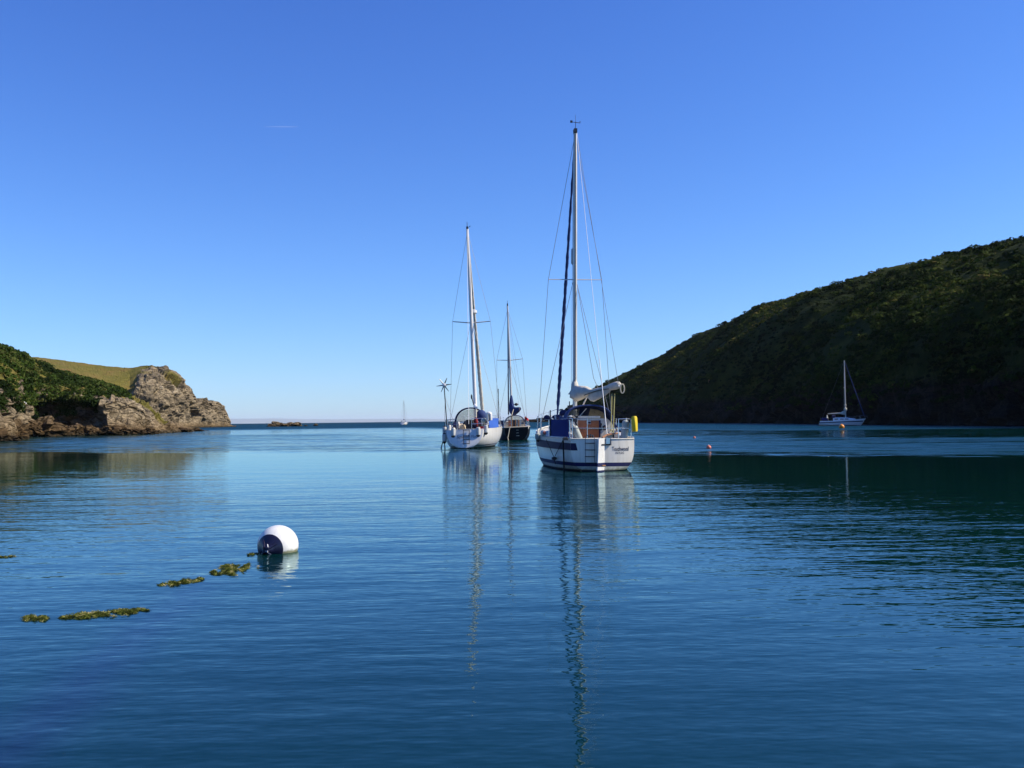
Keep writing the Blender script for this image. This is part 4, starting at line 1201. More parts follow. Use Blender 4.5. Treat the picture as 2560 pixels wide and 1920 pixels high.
# pushpit, stanchions, guard wires
def rail(name, pts, r=0.012): 
    mb = MB(); mb.tube(pts, r, 7); return mb.build(name, M_['steel'], A.root)
zr = 1.70
for sd in (-1, 1):
    c0, c1, c2 = A.sheer(0.95, sd, 0.07), A.sheer(0.1, sd, 0.10), Vector((sd * 0.52, -0.08, 1.05))
    up = lambda v, z: Vector((v.x, v.y, z))
    rail('pushpit', [c0, up(c0, zr - 0.02), up(c1, zr), up(c2, zr), up(c2, 1.05)])
    rail('pushpit', [up(c0, 1.38), up(c1, 1.39), up(c2, 1.39)])
    rail('pushpit', [c1, up(c1, zr)])
    for y in (2.6, 4.2, 5.8, 7.2):
        b0 = A.sheer(y, sd, 0.06); rail('stanchion', [b0, b0 + Vector((0, 0, 0.62))], 0.013)
    for hgt in (0.32, 0.61):
        A.wire('guard_wire', [up(c0, zr - 0.02 if hgt > .5 else 1.38)] + [A.sheer(y, sd, 0.06) + Vector((0, 0, hgt)) for y in (2.6, 4.2, 5.8, 7.2)] + [A.sheer(8.3, sd, 0.06) + Vector((0, 0, hgt))], 0.006)
    p0 = A.sheer(8.3, sd, 0.06); rail('pulpit', [p0, p0 + Vector((0, 0, 0.62)), Vector((0.0, 9.25, 2.12))])
A.wire('guard_wire', [(-0.52, -0.08, 1.39), (0.52, -0.08, 1.39)], 0.010, M_['steel'])
mb = MB(); q = A.at(1375, 1060, 2.0); mb.tube([Vector((-1.38, 2.2, 1.05)), Vector((-1.38, 2.2, 2.0))], 0.02, 6); mb.build('flag_pole', M_['dark'], A.root)
# blue weather cloth laced to the port guard wires
P = []
for i in range(9):
    t = i / 8; y = 0.22 + 2.15 * t
    a = A.sheer(y, -1, 0.05); z0, z1 = a.z + 0.03 + 0.03 * math.sin(t * 9), 1.70 - 0.03 * math.sin(math.pi * t)
    P.append([Vector((a.x - 0.02 * math.sin(k * 2 + t * 4), y, z0 + (z1 - z0) * k / 4)) for k in range(5)])
mb = MB(); mb.sheet(P, 0.012); mb.build('weather_cloth', M_['blueR'], A.root)
# rudder with pintles, tiller, bracket
rx = A.at(1510.5, 1130, -0.25).x; yb = -0.20
BETA = R(37)                                    # helm left over: the blade's starboard face looks aft into the sun
def rpt(x, dy, z): return Vector((rx + x * math.cos(BETA) + dy * math.sin(BETA), yb + dy * math.cos(BETA) - x * math.sin(BETA), z))
def rudder_ring(z, ch, w, g=0.0): return [rpt(-w*.2, -ch - g, z), rpt(-w/2 - g, -ch * .45, z), rpt(-w*.4 - g, 0.02 + g, z), rpt(w*.4 + g, 0.02 + g, z), rpt(w/2 + g, -ch * .45, z), rpt(w*.2, -ch - g, z)]
mb = MB()
RP = [(-0.7, .56), (0.0, .52), (0.6, .45), (1.02, .42), (1.07, .38)]
mb.loft([rudder_ring(z, c_, .09) for z, c_ in RP])
rud = mb.build('rudder', M_['gelb'], A.root, smooth=False)
mb = MB(); mb.loft([rudder_ring(z, interp(RP, z), .09, .004) for z in (0.15, 0.275)]); mb.build('rudder_stripe', M_['boot'], rud, smooth=False)
mb = MB(); mb.loft([rudder_ring(z, interp(RP, z), .09, .004) for z in (-0.3, 0.035)]); mb.build('rudder_antifouling', M_['boot'], rud, smooth=False)
for z in (0.18, 0.86):
    mb = MB(); mb.tube([rpt(.055, -.26, z), rpt(.055, 0, z), (rx + .02, yb + .16, z)], .022, 6); mb.build('pintle', M_['dark'] if z > 0.5 else M_['wood'], rud)
mb = MB(); mb.box((rx + 0.13, yb + 0.02, 0.98), (0.13, 0.14, 0.20)); mb.build('rudder_bracket', M_['steel'], A.root)
mb = MB(); mb.tube([(rx + .06, yb - .03, .86), (rx + .22, yb - .03, .86)], .028, 6); mb.build('bracket_arm', M_['dark'], A.root)
mb = MB(); mb.tube([(rx + .215, yb - .06, 1.06), (rx + .215, yb - .06, .84)], .022, 6); mb.build('bracket_pin', M_['darksteel'], A.root)
mb = MB(); mb.tube([rpt(0, -.12, 1.08), rpt(0, .2, 1.17), rpt(0, 1.1, 1.22)], [0.04, 0.035, 0.022], 7); mb.build('tiller', M_['wood'], A.root)
# stern ladder, folded against the transom left of the rudder
lx0, lx1 = A.at(1464, 1130, -0.25).x, A.at(1486, 1130, -0.25).x
ztop, zbot = A.at(1464, 1088, -0.2).z, A.at(1466, 1158, -0.25).z
def lad_pt(x, z): q = A.tr_x(x, min(z, 1.03), 0.07); return Vector((x, q[1], z))
mb = MB(); mb.tube([lad_pt(lx0, zbot)] + [lad_pt(lx0, z) for z in np.linspace(zbot + .1, ztop - .08, 6)] + [lad_pt(lx0 + 0.05, ztop), lad_pt(lx1 - 0.05, ztop)] + [lad_pt(lx1, z) for z in np.linspace(ztop - .08, zbot + .1, 6)] + [lad_pt(lx1, zbot)], 0.010, 6)
ladder = mb.build('ladder', M_['darksteel'], A.root)
for z in np.linspace(zbot, ztop - 0.26, 4)[:4]:
    mb = MB(); mb.tube([lad_pt(lx0 - 0.02, z), lad_pt(lx1 + 0.02, z)], 0.014, 6); mb.build('rung', M_['dark'], ladder)
# names on the starboard quarter
A.lettering('Touchwood', 1548.5, 1121.5, 0.19, 0.58, M_['ink'], shear=0.12, bold=0.018)
A.lettering('N.Y.S.C', 1547, 1131.5, 0.095, 0.30, M_['ink'], shear=0.0, bold=0.02)
# stern gear between cockpit and rail
mb = MB(); q = A.at(1428, 1045, 0.6); mb.tube([A.at(1432, 1052, .5), A.at(1434, 1046, .5), A.at(1430, 1042, .5), A.at(1424, 1043, .5)], [0.05, 0.09, 0.08, 0.03], 8); mb.box(A.at(1436, 1050, .5), (0.16, 0.14, 0.12)); mb.tube([A.at(1437, 1050, .5), A.at(1445, 1072, .5)], 0.035, 6); mb.build('self_steering_gear', M_['dark'], A.root)
mb = MB(); mb.ball(A.at(1428.5, 1042, .5), (0.11, 0.08, 0.05), 10, 6); mb.build('gear_cap', M_['fender'], A.root)
mb = MB(); mb.tube([A.at(1424, 1050, 0.0), A.at(1425, 1099, 0.0)], 0.018, 6); mb.build('stern_post', M_['steel'], A.root)
mb = MB(); 
for k, (px, py) in enumerate(((1519, 1087), (1523, 1090), (1526, 1085), (1514, 1093))): mb.ball(A.at(px, py, 0.5), (0.10, 0.09, 0.06 + 0.01 * k), 8, 5)
mb.build('coiled_line', M_['rope'], A.root)
mb = MB()
for k, (px, py, c) in enumerate(((1476, 1089, 0), (1470, 1091, 0), (1482, 1091, 0))): mb.tube([A.at(px, py + 6, 1.0), A.at(px, py - 4, 1.0)], 0.03, 6)
mb.build('cockpit_gear', M_['dark'], A.root)
# foredeck gear seen above the cloth
for px, py, y, r_ in ((1392, 1043, 5.5, (.2, .2, .10)), (1409, 1033, 4.6, (.17, .2, .13)), (1367, 1045, 5.4, (.13, .13, .12))):
    mb = MB(); mb.ball(A.at(px, py, y), r_, 9, 6); mb.build('deck_bag', M_['navyC'], A.root)
for px in (1377, 1388, 1408):
    mb = MB(); mb.tube([A.at(px, 1038, 4.5), A.at(px + 1, 1052, 4.5)], 0.03, 6); mb.build('rail_roll', M_['fender'], A.root)
# things hung on and lying on it
def horseshoe(boat, name, center, wdt, hgt, th, rot, mat, label, cat, strap=None, tube_r=None):
    M = boat.M @ Matrix.Translation(center) @ Euler(rot).to_matrix().to_4x4()
    t = empty(name, M, label, cat)
    r_ = tube_r or wdt * 0.2; ps = []
    a_ = wdt / 2 - r_; st = hgt - wdt / 2
    ps = [(-a_, 0, -hgt / 2 + r_)] + [(a_ * -math.cos(math.pi * k / 10), 0, hgt / 2 - wdt / 2 + (a_) * math.sin(math.pi * k / 10)) for k in range(11)] + [(a_, 0, -hgt / 2 + r_)]
    mb = MB(); mb.tube(ps, r_, 10, sq=th / r_ if False else 1.0); mb.build('float', mat, t)
    return t
# yellow lifebuoy bag on the starboard pushpit
ql, qr = A.at(1576.5, 1041, 0.1), A.at(1592, 1080, 0.1)
Mb = A.M @ Matrix.Translation(((ql.x + qr.x) / 2 + 0.03, 0.1, (ql.z + qr.z) / 2 + 0.01)) @ Euler((0, R(-3), R(-28))).to_matrix().to_4x4()
lb = empty('lifebuoy_bag', Mb, 'tall yellow lifebuoy bag hung on the starboard stern rail of the nearest yacht', 'lifebuoy bag')
hh, ww, dd = 0.51, 0.125, 0.28
mb = MB()
mb.loft([[Vector((sx * ww / 2 * k, sy * dd / 2 * k2, z)) for sx, sy in ((-1, -1), (-0.7, -1.12), (0.7, -1.12), (1, -1), (1, 1), (-1, 1))] for z, k, k2 in ((-hh/2, 0.8, 0.82), (-hh/2 + .03, 1, .96), (0, 1.08, 1.03), (hh/2 - .05, 1.02, 0.98), (hh/2, 0.75, 0.8))])
mb.build('bag', M_['yellow'], lb)
mb = MB(); mb.box((-0.02, 0, -0.02), (ww * 1.16, 0.05, hh * 0.92)); mb.build('bag_strap', M_['wood'], lb)
# fenders lying in the stern
fender(A, A.at(1434, 1066, 0.35), 0.50, 0.125, (0, R(-24), 0), 'grey-white fender leaning in the stern beside the blue cloth of the nearest yacht', 'fenders on the yachts', mat='fenderg', ends=None)
fender(A, A.at(1565, 1051, 0.30), 0.66, 0.12, (0, R(7), 0), 'long grey-white fender standing at the starboard stern rail beside the yellow bag', 'fenders on the yachts', mat='fenderg', ends=None)
# round red-and-white fender ball on the port side
q = A.at(1359, 1082, 2.9)
t = empty('fender_ball', A.M @ Matrix.Translation(q), 'round white fender with red end hung on the port rail of the nearest yacht', 'fender', 'fenders on the yachts')
mb = MB(); mb.ball((0, 0, 0), 0.115, 12, 8); mb.build('ball', M_['fender'], t)
mb = MB(); mb.ball((0.01, -0.06, 0), (0.075, 0.07, 0.075), 10, 6); mb.build('ball_end', M_['pinkred'], t)
q = A.at(1344.5, 1091, 4.0)
t = empty('fender_ball', A.M @ Matrix.Translation(q), 'dark fender hanging outside the port hull of the nearest yacht', 'fender', 'fenders on the yachts')
mb = MB(); mb.tube([(0, 0, 0.14), (0, 0, 0.08), (0, 0, -0.08), (0, 0, -0.15)], [0.04, 0.1, 0.1, 0.04], 10); mb.build('ball', M_['fenderg'], t)
mb = MB(); mb.tube([(0, 0, -0.13), (0, 0, -0.2)], [0.075, 0.03], 8); mb.build('ball_end', M_['rubber'], t)
# bridle with a black rubber snubber, and the long black mooring line
def hullpt(px, py, off=0.03):
    """first point of the port side or transom seen at a pixel"""
    best = None
    for y in np.linspace(0.0, 4.5, 60):
        p = A.at(px, py, y)
        if p.x < 0 and abs(abs(p.x) - A.half(y, p.z)) < 0.06: best = p; break
    if best is None:
        p = A.at(px, py, -0.1); best = Vector(A.tr_x(p.x, p.z, off)); return best
    return best + Vector((-off, -off * 0.3, 0))
qd = hullpt(1389, 1146, 0.05)
t = empty('rubber_snubber', A.M @ Matrix.Translation(qd), 'black rubber disc hanging from a rope bridle on the port quarter of the nearest yacht', 'snubber')
mb = MB(); mb.tube([(0, 0, 0.05), (0, 0, 0.03), (0, 0, -0.03), (0, 0, -0.05)], [0.05, 0.09, 0.09, 0.05], 14); mb.build('disc', M_['rubber'], t)
for px in (1368, 1410):
    e = hullpt(px, 1099, 0.03); mb = MB(); mb.tube([(0, 0, 0.02), e - qd], 0.011, 5); mb.build('bridle_rope', M_['blackrope'], t)
e = hullpt(1391, 1160, 0.03); mb = MB(); mb.tube([(0.0, 0, -0.04), e - qd], 0.014, 5); mb.build('tail', M_['blackrope'], t)
pl = [hullpt(px, py, 0.05) for px, py in ((1411, 1101), (1412, 1120), (1413, 1145), (1413.5, 1165))]
pl.append(Vector((pl[-1].x, pl[-1].y - 0.05, -0.3)))
A.rope(pl, 0.026, M_['blackrope'], 'thick black mooring rope hanging from the port quarter of the nearest yacht into the water')
mb = MB(); mb.box(A.at(1413, 1098, 0.0), (0.16, 0.16, 0.08)); mb.tube([A.at(1408, 1096, 0), A.at(1419, 1095, 0)], 0.04, 6); mb.build('cleat', M_['dark'], A.root)

# ------------------------------------------------------------------ the white sloop with the wind generator
specB = dict(L=11.0, rake=0.30, bulge=0.10,
    b=[(0, 1.13), (1.2, 1.42), (2.5, 1.62), (5, 1.80), (7, 1.66), (9, 1.0), (10.4, 0.33), (11, 0.03)],
    zs=[(0, 1.16), (5, 1.22), (11, 1.52)],
    zk=[(0, -0.02), (2, -0.35), (5, -0.5), (9.6, -0.45), (10.3, 0.1), (11, 1.45)],
    n=[(0, 2.3), (3, 3.0), (8, 2.0), (11, 1.3)], m=[(0, 2.0), (3, 2.2), (8, 1.5), (11, 1.0)])
B = Boat('sailing_yacht', -2.90, 60.0, -4.4, -1.9, 'white sloop with wind generator and fenders hung round its stern', specB, group='yachts moored in the bay')
B.hull(M_['gelb'])
B.band('antifouling', lambda y: -0.02 if y < 0.01 else -0.2, 0.045, M_['foul'])
B.band('boot_stripe', 0.13, 0.165, M_['navy'], transom=False)
B.deck(M_['deck'], hole=(0.3, 3.4, 0.6), well=0.55)
B.toerail(M_['steel'], 0.04)
mb = MB(); rings = []
for y, hw_, zt_ in ((3.4, 1.1, 1.62), (4.5, 1.1, 1.66), (6.5, 0.95, 1.6), (7.8, 0.6, 1.4)):
    z0 = B.par(y)[1] - 0.05
    rings.append([Vector((-hw_, y, z0)), Vector((-hw_ * .92, y, zt_ - .05)), Vector((0, y, zt_ + .05)), Vector((hw_ * .92, y, zt_ - .05)), Vector((hw_, y, z0))])
mb.loft(rings); cabB = mb.build('cabin', M_['gelb'], B.root, smooth=False)
mb = MB(); a_, c_ = B.at(1172, 1068, 3.35), B.at(1189, 1050, 3.35); mb.box(((a_.x + c_.x)/2, 3.36, (a_.z + c_.z)/2), (abs(c_.x - a_.x), 0.06, abs(a_.z - c_.z))); mb.build('companionway', M_['dark'], B.root)
for sd in (-1, 1):
    mb = MB(); mb.loft([[Vector((sd * (hw_ - 0.18), y, z0)), Vector((sd * (hw_ - 0.14), y, zt_)), Vector((sd * (hw_ + 0.04), y, zt_)), Vector((sd * (hw_ + 0.09), y, z0))] for y, hw_, z0, zt_ in ((0.4, 0.86, 1.1, 1.22), (3.4, 1.15, 1.12, 1.50))]); mb.build('coaming', M_['gelb'], B.root, smooth=False)
# sprayhood
hl, hr = B.at(1138, 1048, 3.3), B.at(1216, 1046, 3.3)
cxB, hwB = (hl.x + hr.x) / 2, (hr.x - hl.x) / 2
zb_ = 1.5; hB = B.at(1178, 1020, 3.3).z - zb_
hoopB = lambda y, w, h, n=21: [Vector((cxB + a, y, zb_ + b_)) for a, b_ in arch(w, h, n, 2.2)]
h0, h1 = hoopB(3.1, hwB, hB), hoopB(3.75, hwB, hB * 0.97)
mb = MB(); mb.sheet([h0, h1], 0.03); hoodB = mb.build('sprayhood', M_['navyC'], B.root)
mb = MB(); mb.tube(h0, 0.045, 6); mb.build('hood_frame', M_['navyC'], hoodB)
baseB = [Vector((cxB + a, 4.7 - 0.4 * (a / hwB) ** 2, 1.66)) for a, _ in arch(hwB * 0.95, 1, 21, 2.2)]
mb = MB(); mb.sheet([lerp_row(h1, baseB, t)[1:20] for t in np.linspace(0.04, 0.95, 4)], 0.005); mb.build('screen_window', M_['vinylc'], hoodB)
mb = MB(); mb.ball(B.at(1203, 1040, 3.0), (0.36, 0.35, 0.40), 12, 8); mb.build('rolled_canvas', M_['blueC'], hoodB)
# mast, furled headsail, rig
ymB = 6.2
mf = B.at(1188.5, 1020, ymB); mf.z = 1.6; mt = B.at(1168, 574, ymB); mt.x = mf.x + 0.0; mt.y = ymB - 0.25
mb = MB(); mb.tube([mf, mf.lerp(mt, .5) , mf.lerp(mt, .9), mt], [0.125, 0.12, 0.10, 0.08], 12, sq=0.85); mastB = mb.build('mast', M_['whitemast'], B.root)
mb = MB(); mb.box(mt + Vector((0, 0, .06)), (0.12, 0.3, 0.16)); mb.tube([mt + Vector((0, -0.05, .1)), mt + Vector((-0.0, -0.05, .45))], 0.02, 5); mb.tube([mt + Vector((0.1, 0, .1)), mt + Vector((0.22, 0, .2))], 0.02, 5); mb.build('masthead', M_['dark'], mastB)
mb = MB(); mb.tube([mf + Vector((0, -0.12, 1.6)), mf.lerp(mt, .98) + Vector((0, -0.09, 0))], 0.03, 6); mb.build('furling_slot', M_['alu'], mastB)
bwB = Vector((0, 10.95, 1.6)); htB = mf.lerp(mt, .96) + Vector((0, .12, 0))
pts, rr = [], []
for i in range(70):
    t = i / 69; pts.append(htB.lerp(bwB, 0.03 + 0.91 * t)); rr.append((0.05 + 0.075 * min(1, t * 1.4) + 0.012 * math.sin(i * 2.3) * (0.3 + t)))
mb = MB(); mb.tube(pts, rr, 10); mb.build('furled_headsail', M_['sail'], B.root)
B.wire('forestay', [htB, bwB], 0.014)
zsB = B.at(1176, 808, ymB); slB, srB = B.at(1131.5, 804, ymB - .2), B.at(1226, 803, ymB - .2)
for e in (slB, srB):
    mb = MB(); mb.tube([Vector((mf.lerp(mt, .52).x, ymB - .1, zsB.z)), e], [0.04, 0.03], 6); mb.build('spreader', M_['alu'], mastB)
for sd, tip in ((-1, slB), (1, srB)):
    B.wire('shroud', [htB + Vector((sd*.08, -.12, 0)), tip, B.sheer(5.9, sd, .05)], 0.0095)
    B.wire('shroud', [Vector((mf.x + sd*.1, ymB - .1, zsB.z - .15)), B.sheer(5.4, sd, .05)], 0.0095)
bsB = B.at(1172, 1060, .1)
B.wire('backstay', [mt + Vector((0, -.12, 0)), bsB], 0.012, M_['whiterope'])
q = B.at(1180, 779, ymB + .3); mb = MB(); mb.tube([q + Vector((0.08, .1, -.13)), q + Vector((0.08, .1, -.09)), q + Vector((0.08, .1, .09)), q + Vector((0.08, .1, .14))], [0.22, 0.26, 0.24, 0.14], 14); mb.box(q + Vector((-.03, 0, -.12)), (0.2, 0.3, 0.08)); mb.build('radar_dome', M_['gelb'], mastB)
g0 = B.at(1187, 1012, ymB - .2); g1 = B.at(1191, 1019, 2.6)
mb = MB(); mb.tube([g0, g1], 0.08, 8); bmB = mb.build('boom', M_['whitemast'], B.root)
mb = MB(); mb.tube([B.at(1190, 1020, 2.8), B.at(1190, 1050, 2.6)], 0.05, 6); mb.build('mainsheet', M_['sail'], B.root)
mb = MB(); mb.ball(B.at(1179, 992, 5.6), (0.06, 0.06, 0.17), 8, 6); mb.tube([B.at(1180, 995, 5.6), B.at(1184, 1012, 5.6)], 0.035, 5); mb.build('block_tackle', M_['dark'], B.root)
# wind generator on a pole on the port quarter
pb, pt_ = B.at(1117, 1050, .5), B.at(1110.5, 968, .5)
mb = MB(); mb.tube([Vector((pb.x, .5, 1.12)), pt_], 0.032, 7); pole = mb.build('generator_pole', M_['dark'], B.root)
hub = B.at(1110.5, 963, .35)
mb = MB(); mb.tube([hub + Vector((0, -.16, 0)), hub + Vector((0, -.1, 0)), hub + Vector((0, .12, 0)), hub + Vector((0, .30, 0))], [0.05, 0.12, 0.13, 0.05], 12); gen = mb.build('wind_generator', M_['gelb'], B.root)
for k in range(6):
    a = R(22 + 60 * k) if False else R(5 + 60 * k)
    d_ = Vector((math.cos(a), 0, math.sin(a))); n_ = Vector((-math.sin(a), 0, math.cos(a)))
    mb = MB(); rg = []
    for r_, w_ in ((0.07, 0.032), (0.2, 0.036), (0.52, 0.015)):
        c = hub + d_ * r_ * 0.92 + Vector((0, -.08, 0)); rg.append([c - n_ * w_ + Vector((0, .02, 0)), c + Vector((0, -.012, 0)), c + n_ * w_ + Vector((0, -.02, 0)), c + Vector((0, .012, 0))])
    mb.loft(rg); mb.build('blade', M_['wire'], gen)
B.wire('pole_stay', [pt_.lerp(pb, .3), B.at(1133, 1050, 1.6)], 0.016, M_['whiterope'])
B.wire('pole_stay', [pt_.lerp(pb, .3), B.at(1112, 1052, .2)], 0.012)
q = B.at(1245.5, 972, 4.0); mb = MB(); mb.tube([B.sheer(4.0, 1, .05), q], 0.028, 6); mb.build('whip_pole', M_['dark'], B.root)
# pushpit
for sd in (-1, 1):
    c0, c1, c2 = B.sheer(1.4, sd, .08), B.sheer(.15, sd, .1), Vector((sd * .45, -.05, 1.15)); up = lambda v, z: Vector((v.x, v.y, z))
    for z in (1.80, 1.48):
        mb = MB(); mb.tube([up(c0, z), up(c1, z), up(c2, z)], 0.018, 6); mb.build('pushpit', M_['steel'], B.root)
    for c in (c0, c1, c2):
        mb = MB(); mb.tube([up(c, 1.12), up(c, 1.80)], 0.018, 6); mb.build('pushpit', M_['steel'], B.root)
    for y in (3.2, 5, 6.8, 8.6):
        b0 = B.sheer(y, sd, .06); mb = MB(); mb.tube([b0, b0 + Vector((0, 0, .62))], .015, 6); mb.build('stanchion', M_['steel'], B.root)
    for hgt in (.32, .61):
        B.wire('guard_wire', [up(c0, 1.2 + hgt)] + [B.sheer(y, sd, .06) + Vector((0, 0, hgt)) for y in (3.2, 5, 6.8, 8.6, 10.2)], .007)
    mb = MB(); mb.tube([B.sheer(10.2, sd, .05), B.sheer(10.2, sd, .05, .62), Vector((0, 11.05, 2.15))], .018, 6); mb.build('pulpit', M_['steel'], B.root)
# wheel, pedestal, cockpit clutter
q = B.at(1172, 1063, 1.1); mb = MB(); mb.tube([q + Vector((.34 * math.cos(a), 0, .34 * math.sin(a))) for a in np.linspace(0, 2 * math.pi, 25)], .022, 6, cap=False)
for a in np.linspace(0, math.pi, 4)[:3]: mb.tube([q + Vector((.34 * math.cos(a), 0, .34 * math.sin(a))), q - Vector((.34 * math.cos(a), 0, .34 * math.sin(a)))], .012, 5)
mb.build('steering_wheel', M_['dark'], B.root)
mb = MB(); mb.loft([[Vector((q.x + sx * w_, 1.3 + sy * w_, z)) for sx, sy in ((-1, -1), (1, -1), (1, 1), (-1, 1))] for z, w_ in ((.55, .16), (1.5, .12), (1.72, .16))]); mb.build('steering_pedestal', M_['dark'], B.root, smooth=False)
for px, py, y, sx, sz, mt_ in ((1152, 1066, 1.4, .26, .34, 'cream'), (1159, 1068, 1.8, .2, .32, 'cream'), (1140, 1064, .9, .34, .42, 'navyC'), (1147, 1062, 1.2, .1, .4, 'fender'), (1167, 1062, 2.4, .4, .45, 'dark'), (1184, 1066, 1.7, .36, .4, 'navyC')):
    c = B.at(px, py, y); mb = MB(); mb.loft([[Vector((c.x + sx_ * sx / 2 * k, y + sy_ * .25 * k, c.z + z)) for sx_, sy_ in ((-1, -1), (.2, -1.1), (1, -1), (1, 1), (-1, 1))] for z, k in ((-sz/2, .95), (sz*.2, 1.05), (sz/2, .7))]); mb.build('cockpit_cushion' if mt_ == 'cream' else 'cockpit_bag', M_[mt_], B.root)
c = B.at(1190, 1060, 1.6); mb = MB(); mb.loft([[Vector((c.x + .15 * k * math.cos(a), 1.6 + .13 * k * math.sin(a), c.z + z)) for a in np.linspace(0, 2*math.pi, 9)[:8]] for z, k in ((-.42, .9), (0, 1.0), (.3, .8), (.42, .35))]); 
tag(mb.build('red_jacket', M_['darkred'], None, M=B.M), 'dark red jacket hung up in the cockpit of the wind-generator sloop', 'jacket')
c = B.at(1203, 1062, .6); mb = MB(); mb.ball(c, (.2, .2, .16), 10, 6); mb.build('outboard_motor', M_['dark'], B.root)
mb = MB(); mb.ball(B.at(1210, 1052, 1.2), (.2, .2, .18), 10, 6); mb.build('outboard_cowl', M_['fenderg'], B.root)
q = B.at(1203.5, 1070, .05); mb = MB(); mb.box(q, (.22, .06, .2)); mb.build('red_panel', M_['red'], B.root)
# ladder and name on the transom
l0, l1 = B.at(1159, 1082, -.1), B.at(1174, 1112, -.3)
mb = MB()
for x in (l0.x, l1.x): mb.tube([B.tr_x(x, z, .05) for z in np.linspace(.25, 1.15, 6)], .016, 6)
ladB = mb.build('ladder', M_['dark'], B.root)
for z in (.30, .56, .78, 1.12):
    mb = MB(); mb.tube([B.tr_x(l0.x, z, .06), B.tr_x(l1.x, z, .06)], .018, 6); mb.build('rung', M_['dark'], ladB)
B.lettering('September Morn', 1169, 1091.5, .27, 1.30, M_['ink'], shear=0.25, bold=0.0)
# bright blue cloth along the starboard side, fenders, lifebuoy
P = []
c0, c1 = B.at(1219, 1070, 1.2), B.at(1244, 1070, 3.6)
for i in range(8):
    t = i / 7; y = 1.1 + 2.9 * t; a = B.sheer(y, 1, .02)
    P.append([Vector((a.x + .02 * math.sin(k + 3 * t), y, a.z + .0 + (.56 + .05 * math.sin(t * 3)) * k / 4)) for k in range(5)])
mb = MB(); mb.sheet([r[::-1] for r in P], .012); mb.build('weather_cloth', M_['blueL'], B.root)
q = B.at(1222.5, 1042, 1.0)
hs = horseshoe(B, 'lifebuoy', q, .40, .66, .1, (0, 0, R(8)), M_['buoyw'], 'white horseshoe lifebuoy on the starboard rail above the bright blue cloth', 'lifebuoy', tube_r=.115)
mb = MB(); mb.box((0.0, -.05, -.05), (.15, .10, .40)); mb.build('buoy_light', M_['wood'], hs)
FL = 'fenders on the yachts'
for px, py, y, ln, lab in ((1122.5, 1062, .25, .52, 'white fender with black end hung highest on the port stern rail of the wind-generator sloop'),
                           (1133, 1069, -.12, .52, 'white fender with black end on the transom left of the name'),
                           (1111.5, 1067, .9, .50, 'grey fender with dark end second from the left on the wind-generator sloop'),
                           (1111, 1085, .5, .48, 'low white fender nearly touching the water at the port quarter'),
                           (1195.5, 1068, -.1, .50, 'white fender with black end right of the name, brightly sunlit on one side'),
                           (1214.5, 1062, .25, .50, 'white fender with dark red-black end on the starboard quarter beside the blue cloth')):
    p = B.at(px, py, y)
    fender(B, p, ln, .135, (0, R(2), 0), lab, FL, rope_to=(p.x, p.y + .05, p.z + .28))
for px0, px1, lab in ((1107, 1101.5, 'left dark rope trailing from the low port fender into the water'), (1111, 1112.5, 'right dark rope trailing straight down from the low port fender')):
    a = B.at(px0, 1104, .5); c = B.at(px1, 1121, .5); c.z = -.05
    B.rope([a, a.lerp(c, .5), c], [.03, .03, .045], M_['dark'], lab)

# ------------------------------------------------------------------ the black-hulled yacht
specC = dict(L=9.6, rake=-0.22, bulge=0.06,
    b=[(0, 1.0), (1.5, 1.28), (4, 1.46), (6, 1.32), (8, .75), (9.6, .03)],
    zs=[(0, 1.10), (3, 1.06), (6, 1.16), (9.6, 1.55)],
    zk=[(0, -.1), (2, -.4), (5, -.5), (8.3, -.4), (8.9, .2), (9.6, 1.5)],
    n=[(0, 2.8), (4, 3), (8, 1.8), (9.6, 1.3)], m=[(0, 2.1), (4, 2.1), (8, 1.4), (9.6, 1.0)])
Cc = Boat('sailing_yacht', 0.36, 83.0, 4.0, -1.7, 'black-hulled yacht with pale rail and red flag between the two white sloops', specC, group='yachts moored in the bay')
Cc.hull(M_['black'])
Cc.deck(M_['deck'], hole=(.3, 2.8, .6), well=.5)
Cc.toerail(M_['gel'], .09)
mb = MB(); mb.tube([(p[0], p[1], p[2] + .02) for p in (Cc.tr(u, 1.09) for u in np.linspace(-1, 1, 15))], .04, 6); mb.build('transom_rail', M_['cream'], Cc.root)
mb = MB(); rings = []
for y, hw_, zt_ in ((2.8, .92, 1.62), (4.5, .9, 1.6), (6.4, .6, 1.5)):
    z0 = Cc.par(y)[1] - .05
    rings.append([Vector((-hw_, y, z0)), Vector((-hw_ * .9, y, zt_ - .05)), Vector((0, y, zt_ + .05)), Vector((hw_ * .9, y, zt_ - .05)), Vector((hw_, y, z0))])
mb.loft(rings); mb.build('cabin', M_['cream'], Cc.root, smooth=False)
for px0, px1, mm, nm in ((1279, 1297, 'wood', 'companionway'), (1297.5, 1312, 'cream', 'bulkhead'), (1271, 1278, 'teak', 'locker_front')):
    a, c = Cc.at(px0, 1066, 2.7), Cc.at(px1, 1049, 2.7)
    mb = MB(); mb.box(((a.x + c.x)/2, 2.72, (a.z + c.z)/2), (c.x - a.x, .06, c.z - a.z)); mb.build(nm, M_['dark' if nm == 'companionway' else mm], Cc.root)
mb = MB(); q = Cc.at(1307, 1058, 2.6); mb.box(q, (.16, .05, .16)); mb.build('instrument_panel', M_['dark'], Cc.root)
for px in (1281, 1289, 1296):
    mb = MB(); mb.tube([Cc.at(px, 1066, 2.55), Cc.at(px, 1050, 2.55)], .03, 5); mb.build('door_post', M_['wood'], Cc.root)
hl, hr = Cc.at(1263, 1052, 2.6), Cc.at(1311, 1049, 2.6); cxC, hwC = (hl.x + hr.x)/2, (hr.x - hl.x)/2; hC = Cc.at(1289, 1038.5, 2.6).z - 1.5
